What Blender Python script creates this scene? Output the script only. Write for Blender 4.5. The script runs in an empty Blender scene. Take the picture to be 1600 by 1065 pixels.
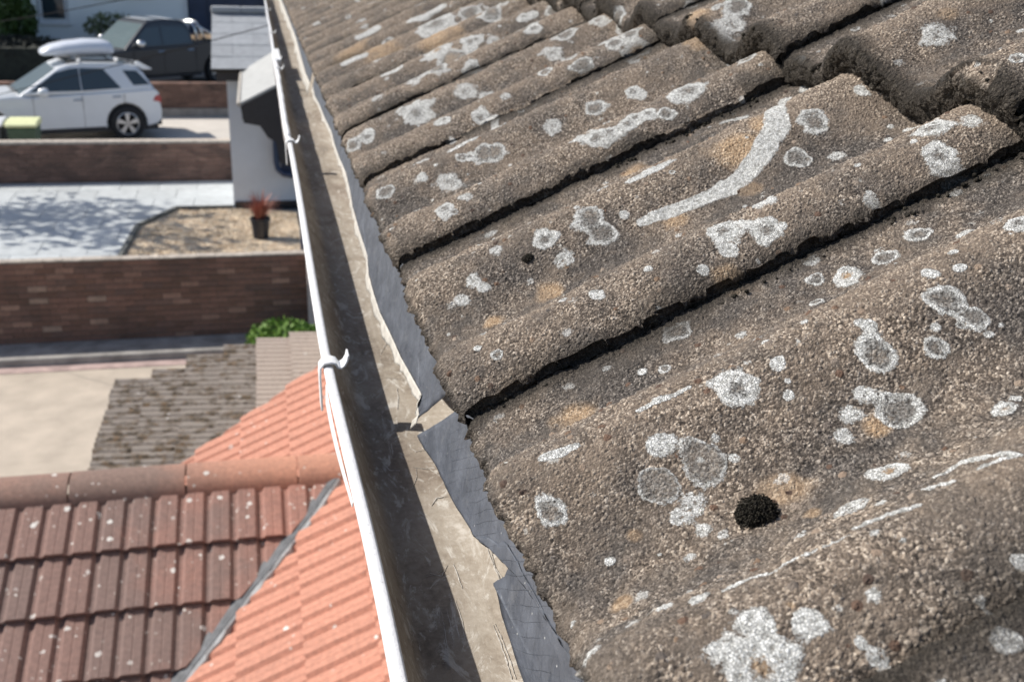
import bpy, bmesh, math, random
import numpy as np
from mathutils import Vector, Matrix, noise as mn

rng = random.Random(11)
nrng = np.random.default_rng(5)
SC = bpy.context.scene
COL = SC.collection

# ------------------------------------------------------------------ camera
PITCH, YAW, ROLL = 0.36372312, 0.23734059, 0.03503054
fw = Vector((math.sin(YAW)*math.cos(PITCH), math.cos(YAW)*math.cos(PITCH), -math.sin(PITCH)))
r0 = Vector((math.cos(YAW), -math.sin(YAW), 0)); u0 = r0.cross(fw)
rt = r0*math.cos(ROLL) + u0*math.sin(ROLL); up = -r0*math.sin(ROLL) + u0*math.cos(ROLL)
cam_d = bpy.data.cameras.new('camera'); cam = bpy.data.objects.new('camera', cam_d); COL.objects.link(cam)
cam.matrix_world = Matrix(((rt.x, up.x, -fw.x, 0), (rt.y, up.y, -fw.y, 0), (rt.z, up.z, -fw.z, 0), (0, 0, 0, 1)))
cam_d.sensor_width = 36; cam_d.lens = 37.125; cam_d.clip_start = 0.02; cam_d.clip_end = 600
cam_d.dof.use_dof = True; cam_d.dof.focus_distance = 0.56; cam_d.dof.aperture_fstop = 18
SC.camera = cam

# ------------------------------------------------------------------ light
SUN = Vector((-0.663, 0.309, 0.682)).normalized()
w = bpy.data.worlds.new('World'); SC.world = w; w.use_nodes = True
nt = w.node_tree; sky = nt.nodes.new('ShaderNodeTexSky'); sky.sky_type = 'NISHITA'; sky.sun_disc = False
sky.sun_elevation = math.radians(43); sky.sun_rotation = math.radians(295); sky.air_density = 1.0; sky.dust_density = 1.5
nt.links.new(sky.outputs[0], nt.nodes['Background'].inputs[0]); nt.nodes['Background'].inputs[1].default_value = 0.10
sl = bpy.data.lights.new('sun', 'SUN'); sl.energy = 4.6; sl.angle = math.radians(0.5); sl.color = (1, .95, .87)
so = bpy.data.objects.new('sun', sl); COL.objects.link(so); so.rotation_euler = SUN.to_track_quat('Z', 'Y').to_euler()
so.location = (-20, 10, 25)
SC.view_settings.view_transform = 'Standard'; SC.view_settings.look = 'None'
SC.view_settings.exposure = 0.3; SC.view_settings.gamma = 1
SC.cycles.max_bounces = 6; SC.cycles.transparent_max_bounces = 6

# ------------------------------------------------------------------ helpers
W = {}           # world position of every object
def _par(o, parent, c):
    o.location = Vector(c) - (W[parent.name] if parent else Vector((0, 0, 0)))
    if parent: o.parent = parent
    W[o.name] = Vector(c)
def thing(name, loc, label, cat, group=None):
    o = bpy.data.objects.new(name, None); o.empty_display_size = .1; COL.objects.link(o); _par(o, None, loc)
    o['label'] = label; o['category'] = cat
    if group: o['group'] = group
    return o
def tag(o, label, cat, group=None):
    o['label'] = label; o['category'] = cat
    if group: o['group'] = group
    return o
class MB:
    def __init__(s, M=None): s.V = []; s.F = []; s.I = []; s.M = M or Matrix.Identity(4)
    def add(s, vs, fs, mi=0):
        b = len(s.V); s.V += [tuple(s.M @ Vector(v)) for v in vs]; s.F += [tuple(i+b for i in f) for f in fs]; s.I += [mi]*len(fs); return s
    def box(s, x0, x1, y0, y1, z0, z1, mi=0):
        return s.add([(x, y, z) for z in (z0, z1) for y in (y0, y1) for x in (x0, x1)],
                     [(0, 2, 3, 1), (4, 5, 7, 6), (0, 1, 5, 4), (2, 6, 7, 3), (0, 4, 6, 2), (1, 3, 7, 5)], mi)
    def prism(s, poly, y0, y1, mi=0, ax='y', f0=None, f1=None):
        # poly in (x,z), extruded along y; f(p)->y for slanted sides
        n = len(poly); g0 = f0 or (lambda p: y0); g1 = f1 or (lambda p: y1)
        if ax == 'y': vs = [(p[0], g0(p), p[1]) for p in poly] + [(p[0], g1(p), p[1]) for p in poly]
        elif ax == 'z': vs = [(p[0], p[1], y0) for p in poly] + [(p[0], p[1], y1) for p in poly]
        else: vs = [(g0(p), p[0], p[1]) for p in poly] + [(g1(p), p[0], p[1]) for p in poly]
        fs = [tuple(range(n)), tuple(range(2*n-1, n-1, -1))] + [(i, i+n, (i+1) % n+n, (i+1) % n) for i in range(n)]
        return s.add(vs, fs, mi)
    def tube(s, pts, r, n=8, mi=0, cap=True):
        pts = [Vector(p) for p in pts]; rr = r if isinstance(r, (list, tuple)) else [r]*len(pts); vs = []
        for i, p in enumerate(pts):
            d = (pts[min(i+1, len(pts)-1)] - pts[max(i-1, 0)]).normalized()
            a = d.cross(Vector((0, 0, 1)));
            if a.length < 1e-3: a = d.cross(Vector((1, 0, 0)))
            a.normalize(); b = d.cross(a)
            vs += [tuple(p + (a*math.cos(2*math.pi*k/n) + b*math.sin(2*math.pi*k/n))*rr[i]) for k in range(n)]
        fs = [(i*n+k, i*n+(k+1) % n, (i+1)*n+(k+1) % n, (i+1)*n+k) for i in range(len(pts)-1) for k in range(n)]
        if cap: fs += [tuple(range(n))[::-1], tuple(range((len(pts)-1)*n, len(pts)*n))]
        return s.add(vs, fs, mi)
    def lathe(s, prof, c, ax, n=24, mi=0):
        ax = Vector(ax).normalized(); a = ax.cross(Vector((0, 0, 1)))
        if a.length < 1e-3: a = Vector((1, 0, 0))
        a.normalize(); b = ax.cross(a); c = Vector(c); vs = []
        for (r, h) in prof: vs += [tuple(c + ax*h + (a*math.cos(2*math.pi*k/n)+b*math.sin(2*math.pi*k/n))*r) for k in range(n)]
        fs = [(i*n+k, i*n+(k+1) % n, (i+1)*n+(k+1) % n, (i+1)*n+k) for i in range(len(prof)-1) for k in range(n)]
        return s.add(vs, fs, mi)
    def build(s, name, mats, parent=None, smooth=False, bevel=0, seg=2, origin=None):
        V = np.array(s.V); c = Vector(origin) if origin else Vector(((V.min(0)+V.max(0))/2).tolist())
        me = bpy.data.meshes.new(name); me.from_pydata([tuple(Vector(v)-c) for v in s.V], [], s.F)
        for m in (mats if isinstance(mats, (list, tuple)) else [mats]): me.materials.append(m)
        me.polygons.foreach_set('material_index', s.I)
        bm = bmesh.new(); bm.from_mesh(me); bmesh.ops.recalc_face_normals(bm, faces=bm.faces); bm.to_mesh(me); bm.free()
        if smooth: me.polygons.foreach_set('use_smooth', [True]*len(me.polygons))
        o = bpy.data.objects.new(name, me); COL.objects.link(o); _par(o, parent, c)
        if bevel:
            md = o.modifiers.new('bevel', 'BEVEL'); md.width = bevel; md.segments = seg; md.limit_method = 'ANGLE'; md.angle_limit = math.radians(35)
            me.polygons.foreach_set('use_smooth', [True]*len(me.polygons))
            md2 = o.modifiers.new('wn', 'WEIGHTED_NORMAL')
        return o
def struct(o): o['kind'] = 'structure'; return o
def stuff(o): o['kind'] = 'stuff'; return o

# ------------------------------------------------------------------ materials
class NT:
    def __init__(s, name):
        s.m = bpy.data.materials.new(name); s.m.use_nodes = True; s.t = s.m.node_tree; s.b = s.t.nodes['Principled BSDF']; s.out = s.t.nodes['Material Output']
        s.co = None
    def n(s, typ, ins=None, **kw):
        nd = s.t.nodes.new(typ)
        for k, v in kw.items(): setattr(nd, k, v)
        for k, v in (ins or {}).items():
            if hasattr(v, 'is_output') or isinstance(v, bpy.types.NodeSocket): s.t.links.new(v, nd.inputs[k])
            else: nd.inputs[k].default_value = v
        return nd
    def pos(s):
        if not s.co: s.co = s.n('ShaderNodeNewGeometry').outputs['Position']
        return s.co
    def noise(s, sc, det=4, rough=.55, vec=None, dist=0, out=0):
        return s.n('ShaderNodeTexNoise', {'Vector': vec or s.pos(), 'Scale': sc, 'Detail': det, 'Roughness': rough, 'Distortion': dist}).outputs[out]
    def voro(s, sc, feat='F1', vec=None, out='Distance', rnd=1, smooth=None):
        nd = s.n('ShaderNodeTexVoronoi', {'Vector': vec or s.pos(), 'Scale': sc, 'Randomness': rnd}, feature=feat)
        return nd.outputs[out]
    def ramp(s, fac, stops, interp='LINEAR'):
        nd = s.n('ShaderNodeValToRGB', {'Fac': fac}); cr = nd.color_ramp; cr.interpolation = interp
        while len(cr.elements) < len(stops): cr.elements.new(.5)
        for e, (p, c) in zip(cr.elements, stops):
            e.position = p; e.color = (c, c, c, 1) if not isinstance(c, (tuple, list)) else (*c, 1)
        return nd.outputs['Color']
    def mix(s, f, a, b, mode='MIX'):
        nd = s.t.nodes.new('ShaderNodeMix'); nd.data_type = 'RGBA'; nd.blend_type = mode
        for i, v in ((0, f), (6, a), (7, b)):
            if isinstance(v, bpy.types.NodeSocket): s.t.links.new(v, nd.inputs[i])
            elif isinstance(v, (int, float)): nd.inputs[i].default_value = v if i == 0 else (v, v, v, 1)
            else: nd.inputs[i].default_value = (*v, 1)
        return nd.outputs[2]
    def math(s, op, a, b=None, c=None, clamp=False):
        nd = s.t.nodes.new('ShaderNodeMath'); nd.operation = op; nd.use_clamp = clamp
        for i, v in enumerate((a, b, c)):
            if v is None: continue
            if isinstance(v, bpy.types.NodeSocket): s.t.links.new(v, nd.inputs[i])
            else: nd.inputs[i].default_value = v
        return nd.outputs[0]
    def attr(s, name, out='Fac'): return s.n('ShaderNodeAttribute', attribute_name=name).outputs[out]
    def sep(s, v, ax): return s.n('ShaderNodeSeparateXYZ', {0: v}).outputs[ax]
    def bump(s, h, d, st=1): 
        nd = s.n('ShaderNodeBump', {'Height': h, 'Distance': d, 'Strength': st}); s.t.links.new(nd.outputs[0], s.b.inputs['Normal'])
    def col(s, c):
        if isinstance(c, bpy.types.NodeSocket): s.t.links.new(c, s.b.inputs['Base Color'])
        else: s.b.inputs['Base Color'].default_value = (*c, 1)
    def rough(s, r):
        if isinstance(r, bpy.types.NodeSocket): s.t.links.new(r, s.b.inputs['Roughness'])
        else: s.b.inputs['Roughness'].default_value = r
def simple(name, c, r=.7, var=.25, sc=20, bump=0, bsc=80, metal=0, spec=.5, det=5, obj_var=0):
    s = NT(name); n = s.noise(sc, det)
    lo = tuple(x*(1-var) for x in c); hi = tuple(min(1, x*(1+var)) for x in c)
    col = s.ramp(n, [(.3, lo), (.7, hi)])
    if obj_var:
        rnd = s.n('ShaderNodeObjectInfo').outputs['Random']
        col = s.mix(1, col, s.ramp(rnd, [(0, 1-obj_var), (1, 1+obj_var*.6)]), 'MULTIPLY')
    s.col(col); s.rough(r); s.b.inputs['Metallic'].default_value = metal; s.b.inputs['Specular IOR Level'].default_value = spec
    if bump: s.bump(s.noise(bsc, 6), bump)
    return s.m

# concrete roof tile: grit, algae with painted roll shading, lichens (attributes painted on the vertices)
def concrete_tile():
    s = NT('weathered_concrete_tile'); P = s.attr('rest', 'Vector')
    lich = s.attr('lich'); core = s.attr('core'); ora = s.attr('orange'); tan = s.attr('tan'); moss = s.attr('moss')
    cell = s.voro(900, out='Color', vec=P); cellv = s.sep(cell, 0)
    cell2 = s.sep(s.voro(430, out='Color', vec=P), 1)
    big = s.noise(16, 6, .62, P); mid = s.noise(70, 5, .6, P); fine = s.noise(1500, 3, .6, P)
    v = s.math('ADD', s.math('MULTIPLY', cellv, .55), s.math('MULTIPLY', cell2, .2)); v = s.math('ADD', v, s.math('MULTIPLY', fine, .5)); v = s.math('SUBTRACT', v, .12)
    sand = s.ramp(v, [(.08, (.028, .023, .019)), (.28, (.085, .067, .052)), (.46, (.165, .132, .104)), (.66, (.33, .27, .212)), (.86, (.66, .58, .48))])
    dark = s.ramp(v, [(.08, (.011, .010, .009)), (.3, (.038, .034, .031)), (.5, (.080, .071, .064)), (.72, (.165, .148, .132)), (.90, (.38, .35, .315))])
    alg_shade = s.ramp(s.math('ADD', s.math('MULTIPLY', big, .72), s.math('MULTIPLY', mid, .33)), [(.41, 0.0), (.60, 1.0)])
    crest = s.attr('crest')
    alg_shade = s.math('SUBTRACT', s.math('ADD', alg_shade, .08), s.math('MULTIPLY', crest, .52), clamp=True)  # crest term paints roll shading into the colour: troughs darker, crests lighter
    alg_shade = s.math('MULTIPLY_ADD', alg_shade, .85, .15, clamp=True)
    c = s.mix(alg_shade, sand, dark)
    tn = s.ramp(s.math('MULTIPLY', tan, s.math('ADD', .55, mid)), [(.25, 0.0), (.7, .85)])
    c = s.mix(s.math('MULTIPLY', tn, .72), c, s.ramp(v, [(0, (.14, .09, .055)), (.5, (.46, .32, .19)), (1, (.72, .56, .38))]))
    sm = s.ramp(s.noise(28, 4, .6, P), [(.42, 0.0), (.62, .6)]); c = s.mix(sm, c, s.mix(alg_shade, (.20, .16, .125), (.095, .084, .074)))
    c = s.mix(1, c, (1.04, 1.015, 1.0), 'MULTIPLY')
    # rust coloured pebbles
    pc = s.voro(150, out='Color', vec=P); pd = s.voro(150, vec=P)
    isp = s.math('MULTIPLY', s.math('GREATER_THAN', s.sep(pc, 0), .88), s.math('LESS_THAN', s.math('ADD', pd, s.math('MULTIPLY', fine, .15)), .38))
    pcol = s.ramp(s.sep(pc, 2), [(0, (.075, .052, .042)), (.3, (.14, .088, .063)), (.5, (.21, .145, .10)), (.75, (.32, .26, .21)), (1, (.05, .045, .045))])
    c = s.mix(s.math('MULTIPLY', isp, s.math('SUBTRACT', 1, s.math('GREATER_THAN', lich, .4))), c, pcol)
    c = s.mix(s.ramp(s.math('MULTIPLY', ora, s.math('ADD', .5, mid)), [(.3, 0.0), (.6, 1.0)]), c, (.45, .25, .07))
    # lichens
    en = s.math('ADD', s.math('MULTIPLY', s.noise(520, 5, .72, P), 1.15), s.math('MULTIPLY', s.noise(130, 4, .65, P), .65)); en = s.math('SUBTRACT', en, .3)
    lf = s.math('ADD', lich, s.math('SUBTRACT', en, .6))
    hole = s.ramp(s.math('ADD', s.math('MULTIPLY', s.noise(950, 4, .75, P), .8), s.math('MULTIPLY', s.noise(240, 3, .6, P), .35)), [(.44, 0.0), (.52, 1.0)])
    lm = s.math('MULTIPLY', s.ramp(lf, [(.50, 0.0), (.56, 1.0)]), s.math('ADD', hole, s.math('MULTIPLY', s.math('SUBTRACT', lich, .72), 1.9), clamp=True))
    crack = s.ramp(s.math('ADD', s.voro(820, 'DISTANCE_TO_EDGE', P), s.math('MULTIPLY', s.math('SUBTRACT', fine, .45), .25)), [(.0, .25), (.14, 1.0)])
    lcol = s.mix(crack, (.13, .125, .115), s.ramp(s.noise(420, 3, .6, P), [(.36, (.36, .36, .34)), (.52, (.70, .70, .68)), (.65, (.84, .845, .82))]))
    inn = s.n('ShaderNodeMapRange', {'Value': lich, 'From Min': .62, 'From Max': 1.0}).outputs[0]
    cm = s.ramp(s.math('ADD', s.math('ADD', core, s.math('MULTIPLY', inn, .22)), s.math('MULTIPLY', s.math('SUBTRACT', s.noise(450, 3, .7, P), .5), 1.6)), [(.38, 0.0), (.62, 1.0)])
    ccol = s.ramp(s.noise(700, 3, .7, P), [(.4, (.06, .056, .052)), (.6, (.36, .35, .33))])
    lcol = s.mix(cm, lcol, ccol)
    open_ = s.ramp(s.math('ADD', s.math('SUBTRACT', core, .30), s.math('MULTIPLY', s.math('SUBTRACT', s.noise(380, 4, .7, P), .5), 1.5)), [(.12, 0.0), (.34, .55)])
    lm = s.math('MULTIPLY', lm, s.math('SUBTRACT', 1, s.math('MULTIPLY', open_, s.math('LESS_THAN', core, 1.02))))
    c = s.mix(lm, c, lcol)
    # small random lichen freckles
    fd = s.voro(38, vec=P); fc = s.sep(s.voro(38, out='Color', vec=P), 1)
    fr = s.math('MULTIPLY', s.math('GREATER_THAN', fc, .62), s.ramp(s.math('ADD', fd, s.math('MULTIPLY', s.math('SUBTRACT', en, .6), .35)), [(.09, 1.0), (.13, 0.0)]))
    c = s.mix(s.math('MULTIPLY', fr, .55), c, lcol)
    fd2 = s.voro(95, vec=P); fc2 = s.sep(s.voro(95, out='Color', vec=P), 2)
    fr2 = s.math('MULTIPLY', s.math('GREATER_THAN', fc2, .80), s.ramp(s.math('ADD', fd2, s.math('MULTIPLY', s.math('SUBTRACT', en, .6), .5)), [(.10, 1.0), (.16, 0.0)]))
    c = s.mix(s.math('MULTIPLY', fr2, s.ramp(s.noise(12, 3, .6, P), [(.42, .0), (.58, .75)])), c, (.60, .60, .57))
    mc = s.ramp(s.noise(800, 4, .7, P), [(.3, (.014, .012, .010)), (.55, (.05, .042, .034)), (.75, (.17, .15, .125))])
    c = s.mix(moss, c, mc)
    s.col(c); s.rough(.92); s.b.inputs['Specular IOR Level'].default_value = .3
    # relief
    g1 = s.math('SUBTRACT', 1, s.math('MULTIPLY', s.voro(900, vec=P), 1.15), clamp=True)
    g1 = s.math('MULTIPLY', g1, s.math('MULTIPLY_ADD', cellv, .8, .3))
    g2 = s.math('MULTIPLY', s.math('SUBTRACT', 1, s.math('MULTIPLY', s.voro(430, vec=P), 1.5), clamp=True), s.math('GREATER_THAN', cell2, .55))
    dome = s.math('MULTIPLY', isp, s.math('SUBTRACT', 1, s.math('MULTIPLY', s.math('MULTIPLY', pd, pd), 6), clamp=True))
    h = s.math('MULTIPLY', g1, .0008)
    h = s.math('ADD', h, s.math('MULTIPLY', g2, .0013)); h = s.math('ADD', h, s.math('MULTIPLY', dome, .0013))
    h = s.math('ADD', h, s.math('MULTIPLY', fine, .0008))
    hl = s.math('ADD', s.math('MULTIPLY', crack, .0006), s.math('MULTIPLY', s.noise(420, 4, .7, P), .0016))
    h = s.n('ShaderNodeMix', {0: lm, 2: h, 3: hl}).outputs[0]
    h = s.math('ADD', h, s.math('MULTIPLY', s.math('MULTIPLY', moss, s.noise(260, 4, .7, P)), .005))
    ds = s.n('ShaderNodeDisplacement', {'Height': h, 'Midlevel': 0.0, 'Scale': 1.0})
    s.t.links.new(ds.outputs[0], s.out.inputs['Displacement']); s.m.displacement_method = 'BOTH'
    return s.m
M_TILE = concrete_tile()

def gutter_dirt():
    s = NT('dirty_gutter_plastic'); P = s.pos()
    sv = s.n('ShaderNodeVectorMath', {0: P, 1: (1, .35, 1)}, operation='MULTIPLY').outputs[0]
    a = s.noise(30, 7, .65, sv, .4); b = s.noise(160, 5, .7); c = s.noise(9, 4, .5, sv)
    v = s.math('ADD', s.math('MULTIPLY', a, .6), s.math('MULTIPLY', b, .35))
    col = s.ramp(v, [(.33, (.16, .128, .10)), (.45, (.30, .255, .205)), (.56, (.38, .335, .28)), (.64, (.52, .48, .43))])
    col = s.mix(s.ramp(c, [(.52, 0.0), (.62, .35)]), col, (.13, .085, .06))
    sp = s.ramp(s.voro(300), [(.06, 1.0), (.12, 0.0)]); col = s.mix(s.math('MULTIPLY', sp, s.math('GREATER_THAN', s.sep(s.voro(300, out='Color'), 0), .9)), col, (.6, .57, .5))
    w1 = s.ramp(s.noise(45, 6, .75, sv, 2.5), [(.54, 0.0), (.63, .85)]); col = s.mix(w1, col, (.56, .53, .48))
    s.col(col); s.rough(.7); s.bump(s.math('ADD', a, s.math('MULTIPLY', b, .5)), .0012); return s.m
M_GUT = gutter_dirt()
def rim_mat():
    s = NT('white_plastic_rim'); v = s.noise(260, 5, .7)
    c = s.ramp(v, [(.30, (.50, .49, .48)), (.38, (.76, .765, .78)), (.6, (.84, .84, .85))])
    s.col(c); s.rough(.35); s.bump(v, .0006); return s.m
M_RIM = rim_mat()
def felt_mat():
    s = NT('dark_plastic_underlay'); P = s.pos()
    y = s.sep(P, 1); z = s.sep(P, 2)
    wb = s.math('MULTIPLY', s.noise(25, 2), .01)
    u = s.math('ADD', s.math('ADD', y, s.math('MULTIPLY', z, 1.6)), wb); v = s.math('SUBTRACT', s.math('SUBTRACT', y, s.math('MULTIPLY', z, .5)), wb)
    def line(a): 
        f = s.math('FRACT', s.math('MULTIPLY', a, 80)); return s.ramp(s.math('ABSOLUTE', s.math('SUBTRACT', f, .5)), [(.0, 1.0), (.035, 0.0)])
    l = s.math('MAXIMUM', line(u), line(v)); l = s.math('MULTIPLY', l, s.ramp(s.noise(22, 2), [(.42, .0), (.62, .8)]))
    c = s.ramp(s.noise(40, 6, .65), [(.3, (.055, .062, .078)), (.7, (.105, .116, .142))])
    dust = s.ramp(s.noise(70, 6, .75), [(.56, 0.0), (.8, .4)]); c = s.mix(dust, c, (.24, .24, .245))
    c = s.mix(s.math('MULTIPLY', l, .6), c, (.03, .032, .036))
    sp = s.math('MULTIPLY', s.ramp(s.voro(220), [(.07, 1.0), (.13, 0.0)]), s.math('GREATER_THAN', s.sep(s.voro(220, out='Color'), 0), .86))
    c = s.mix(sp, c, (.5, .5, .48))
    s.col(c); s.rough(s.ramp(s.noise(60, 4), [(.3, .30), (.7, .5)])); s.b.inputs['Specular IOR Level'].default_value = .7
    h = s.math('SUBTRACT', s.math('MULTIPLY', s.noise(55, 4, .55), 6), s.math('MULTIPLY', l, .6)); s.bump(h, .0004); return s.m
M_FELT = felt_mat()
M_FRINGE = simple('pale_torn_plastic', (.52, .49, .44), .5, .2, 90, .001, 200)
M_SCR = simple('chalky_scratch', (.52, .49, .45), .8, .35, 400)
M_DECK = simple('dark_roof_void', (.02, .017, .014), .9)
M_WHITE = simple('white_paint', (.72, .73, .74), .5, .05, 8)
M_RENDER = simple('grey_white_render', (.60, .635, .69), .85, .05, 3, .001, 120)
M_RENDERD = simple('dirty_white_render', (.52, .52, .50), .85, .1, 2, .001, 60)
M_HOUSE = simple('cream_white_render', (.84, .87, .87), .9, .04, 1.5)
def clay(name, clean, dirty, xr, spots=1.0, base=.0, nsc=3.0):
    s = NT(name); P = s.pos(); x = s.sep(P, 0)
    g = s.math('DIVIDE', s.math('SUBTRACT', xr[1], x), xr[1]-xr[0], clamp=True)
    f = s.math('ADD', s.math('ADD', g, s.math('MULTIPLY', s.math('SUBTRACT', s.noise(nsc, 5, .6), .5), 1.3)), base, clamp=True)
    rnd = s.n('ShaderNodeObjectInfo').outputs['Random']
    f = s.math('ADD', f, s.math('MULTIPLY', s.math('SUBTRACT', rnd, .5), .35), clamp=True)
    c = s.mix(f, clean, dirty)
    c = s.mix(1, c, s.ramp(s.noise(60, 6, .7), [(.3, .72), (.7, 1.2)]), 'MULTIPLY')
    d = s.voro(17); fd = s.math('ADD', d, s.math('MULTIPLY', s.math('SUBTRACT', s.noise(90, 3), .5), .3))
    vc = s.voro(17, out='Color')
    rad = s.math('MULTIPLY', s.sep(vc, 0), .23)
    sp = s.math('MULTIPLY', s.math('LESS_THAN', fd, rad), s.math('GREATER_THAN', s.sep(vc, 1), 1-.62*spots))
    sp = s.math('MULTIPLY', sp, s.ramp(s.noise(3.2, 3), [(.36, .35), (.54, .95)]))
    c = s.mix(sp, c, (.62, .60, .57))
    d2 = s.math('ADD', s.voro(34), s.math('MULTIPLY', s.math('SUBTRACT', s.noise(140, 3), .5), .35)); vc2 = s.voro(34, out='Color')
    sp2 = s.math('MULTIPLY', s.math('LESS_THAN', d2, s.math('MULTIPLY', s.sep(vc2, 2), .24)), s.math('GREATER_THAN', s.sep(vc2, 1), 1-.5*spots))
    c = s.mix(s.math('MULTIPLY', sp2, s.ramp(s.noise(5, 3), [(.42, .0), (.56, .8)])), c, (.60, .57, .53))
    s.col(c); s.rough(.8); s.bump(s.noise(200, 5, .7), .0015); return s.m
M_CLAY1 = clay('soiled_red_tile', (.41, .175, .125), (.175, .115, .10), (-.7, .42), 1.6, .14)
M_CLAY2 = clay('clean_orange_tile', (.47, .215, .15), (.33, .165, .12), (-1.6, -.1), .45)
M_RIDGE = clay('soiled_ridge_tile', (.50, .235, .155), (.20, .135, .112), (-.55, .15), .9, .02)
def greytile(name, pale, mossy):
    s = NT(name); n1 = s.noise(9, 6, .65); n2 = s.noise(60, 5, .7)
    c = s.mix(s.ramp(n2, [(.3, 0.0), (.7, 1.0)]), tuple(x*.75 for x in pale), pale)
    mo = s.ramp(s.math('ADD', n1, mossy), [(.50, 0.0), (.62, 1.0)])
    mcol = s.ramp(s.noise(25, 4), [(.35, (.05, .035, .024)), (.5, (.11, .085, .06)), (.65, (.17, .10, .05)), (.8, (.30, .27, .22))])
    c = s.mix(mo, c, mcol)
    sp = s.math('MULTIPLY', s.ramp(s.voro(11), [(.10, 1.0), (.16, 0.0)]), s.math('GREATER_THAN', s.sep(s.voro(11, out='Color'), 0), .8))
    c = s.mix(sp, c, (.62, .60, .58)); s.col(c); s.rough(.9); s.bump(s.math('ADD', n1, n2), .01); return s.m
M_GPALE = greytile('pale_grey_tile', (.47, .39, .34), -.12); M_GMOSS = greytile('mossy_grey_tile', (.30, .26, .23), .03)
def brickmat(name, stops, obj=True, lo=.75):
    s = NT(name); rnd = s.n('ShaderNodeObjectInfo').outputs['Random']
    if not obj:
        rnd = s.sep(s.n('ShaderNodeTexWhiteNoise', {0: s.n('ShaderNodeVectorMath', {0: s.pos(), 1: (4.4, 0, 13.333)}, operation='MULTIPLY').outputs[0]}, noise_dimensions='3D').outputs['Color'], 0) if False else s.sep(s.n('ShaderNodeTexVoronoi', {'Vector': s.n('ShaderNodeVectorMath', {0: s.pos(), 1: (4.2, 0, 13.3)}, operation='MULTIPLY').outputs[0], 'Scale': 1.0}, feature='F1').outputs['Color'], 0)
    c = s.ramp(rnd, stops); c = s.mix(1, c, s.ramp(s.noise(30, 5, .65), [(.3, lo), (.7, 1.25)]), 'MULTIPLY')
    c = s.mix(s.ramp(s.noise(1.6, 4), [(.5, 0.0), (.7, .55)]), c, (.05, .04, .035))
    s.col(c); s.rough(.9); s.bump(s.noise(120, 5), .002); return s.m
BST = [(0, (.15, .085, .062)), (.35, (.20, .11, .082)), (.6, (.225, .125, .095)), (.8, (.135, .085, .07)), (.93, (.24, .14, .105)), (.97, (.33, .20, .15)), (1, (.38, .27, .21))]
M_BRICK = brickmat('brown_brick', BST)
M_BRICKS = brickmat('brown_brick_far', [(0, (.12, .075, .06)), (.5, (.18, .105, .08)), (1, (.25, .15, .115))], False)
M_MORT = simple('mortar', (.15, .125, .11), .95, .2, 30)
M_COPE = simple('sandy_coping', (.42, .37, .32), .9, .3, 12, .003, 60)
M_PAVE = simple('beige_paving', (.45, .385, .315), .9, .14, 3, .002, 90)
M_PINK = simple('pink_edging_brick', (.46, .34, .31), .9, .3, 5, obj_var=.25)
M_KERB = simple('grey_concrete_plinth', (.30, .28, .26), .9, .35, 4, .004, 30)
M_DRIVE = simple('pale_concrete_drive', (.55, .51, .46), .9, .08, 2)
M_ROAD = simple('grey_tarmac', (.20, .20, .20), .9, .15, 4)
M_SLAB = simple('pale_grey_slab', (.46, .485, .495), .75, .12, 7, .001, 90, obj_var=.1)
M_JOINT = simple('slab_joint', (.20, .20, .20), .95)
M_GRAV = NT('golden_gravel'); 
_c = M_GRAV.ramp(M_GRAV.sep(M_GRAV.voro(24, out='Color'), 0), [(0, (.40, .29, .19)), (.4, (.66, .53, .38)), (.75, (.78, .66, .50)), (1, (.52, .46, .38))]); M_GRAV.col(M_GRAV.mix(1, _c, M_GRAV.ramp(M_GRAV.noise(2.2, 4), [(.4, .72), (.6, 1.05)]), 'MULTIPLY')); M_GRAV.rough(.9); M_GRAV = M_GRAV.m
M_EDGE = simple('dark_edging', (.10, .105, .10), .8, .2)
M_LEAD = simple('grey_lead_mortar_shade', (.10, .105, .115), .7, .35, 25, .004, 60)  # lead darkened so the strip also paints the shadow along the valley
M_BLACK = simple('black_gloss_paint', (.018, .019, .026), .35, .2)
M_NAVY = simple('navy_paint', (.03, .045, .09), .4, .2, 3)
M_SLATE = simple('grey_flat_roof_tile', (.33, .345, .365), .7, .12, 10, .002, 60, obj_var=.08)
M_PANEL = simple('pale_grey_panel', (.38, .385, .38), .7, .08, 10)
M_GREEN = simple('bright_leaf', (.13, .24, .035), .6, .5, 30)
M_DKGREEN = simple('hedge_leaf', (.05, .095, .02), .6, .6, 12)
M_HEDGE = simple('dark_hedge', (.02, .024, .018), .8, .5, 9)
M_RED = simple('red_strap_leaf', (.33, .125, .09), .6, .4, 30)
M_CORD = simple('black_cable', (.012, .012, .014), .9, spec=.1)
def paint(name, c, r=.22, metal=0, coat=.6):
    s = NT(name); s.col(s.ramp(s.noise(2, 3), [(.3, tuple(x*.93 for x in c)), (.7, c)])); s.rough(r); s.b.inputs['Metallic'].default_value = metal; s.b.inputs['Coat Weight'].default_value = coat; return s.m
M_CARW = paint('silver_white_paint', (.76, .79, .83), .3, .1); M_CARD = paint('charcoal_paint', (.03, .033, .043), .3, .2)
M_GLASS = paint('tinted_glass', (.035, .05, .06), .08, 0, 1); M_GLASSL = paint('painted_reflection_windscreen', (.16, .215, .22), .1, .35, 1)  # windscreen base colour holds a painted pale greenish reflection
M_TYRE = simple('tyre_rubber', (.02, .02, .022), .85); M_ALLOY = paint('alloy', (.55, .56, .58), .3, .6)
M_CHROME = paint('chrome', (.8, .8, .8), .12, 1); M_TRIM = simple('black_trim', (.025, .025, .028), .6); M_LAMP = paint('red_lamp', (.45, .05, .05), .15)
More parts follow.
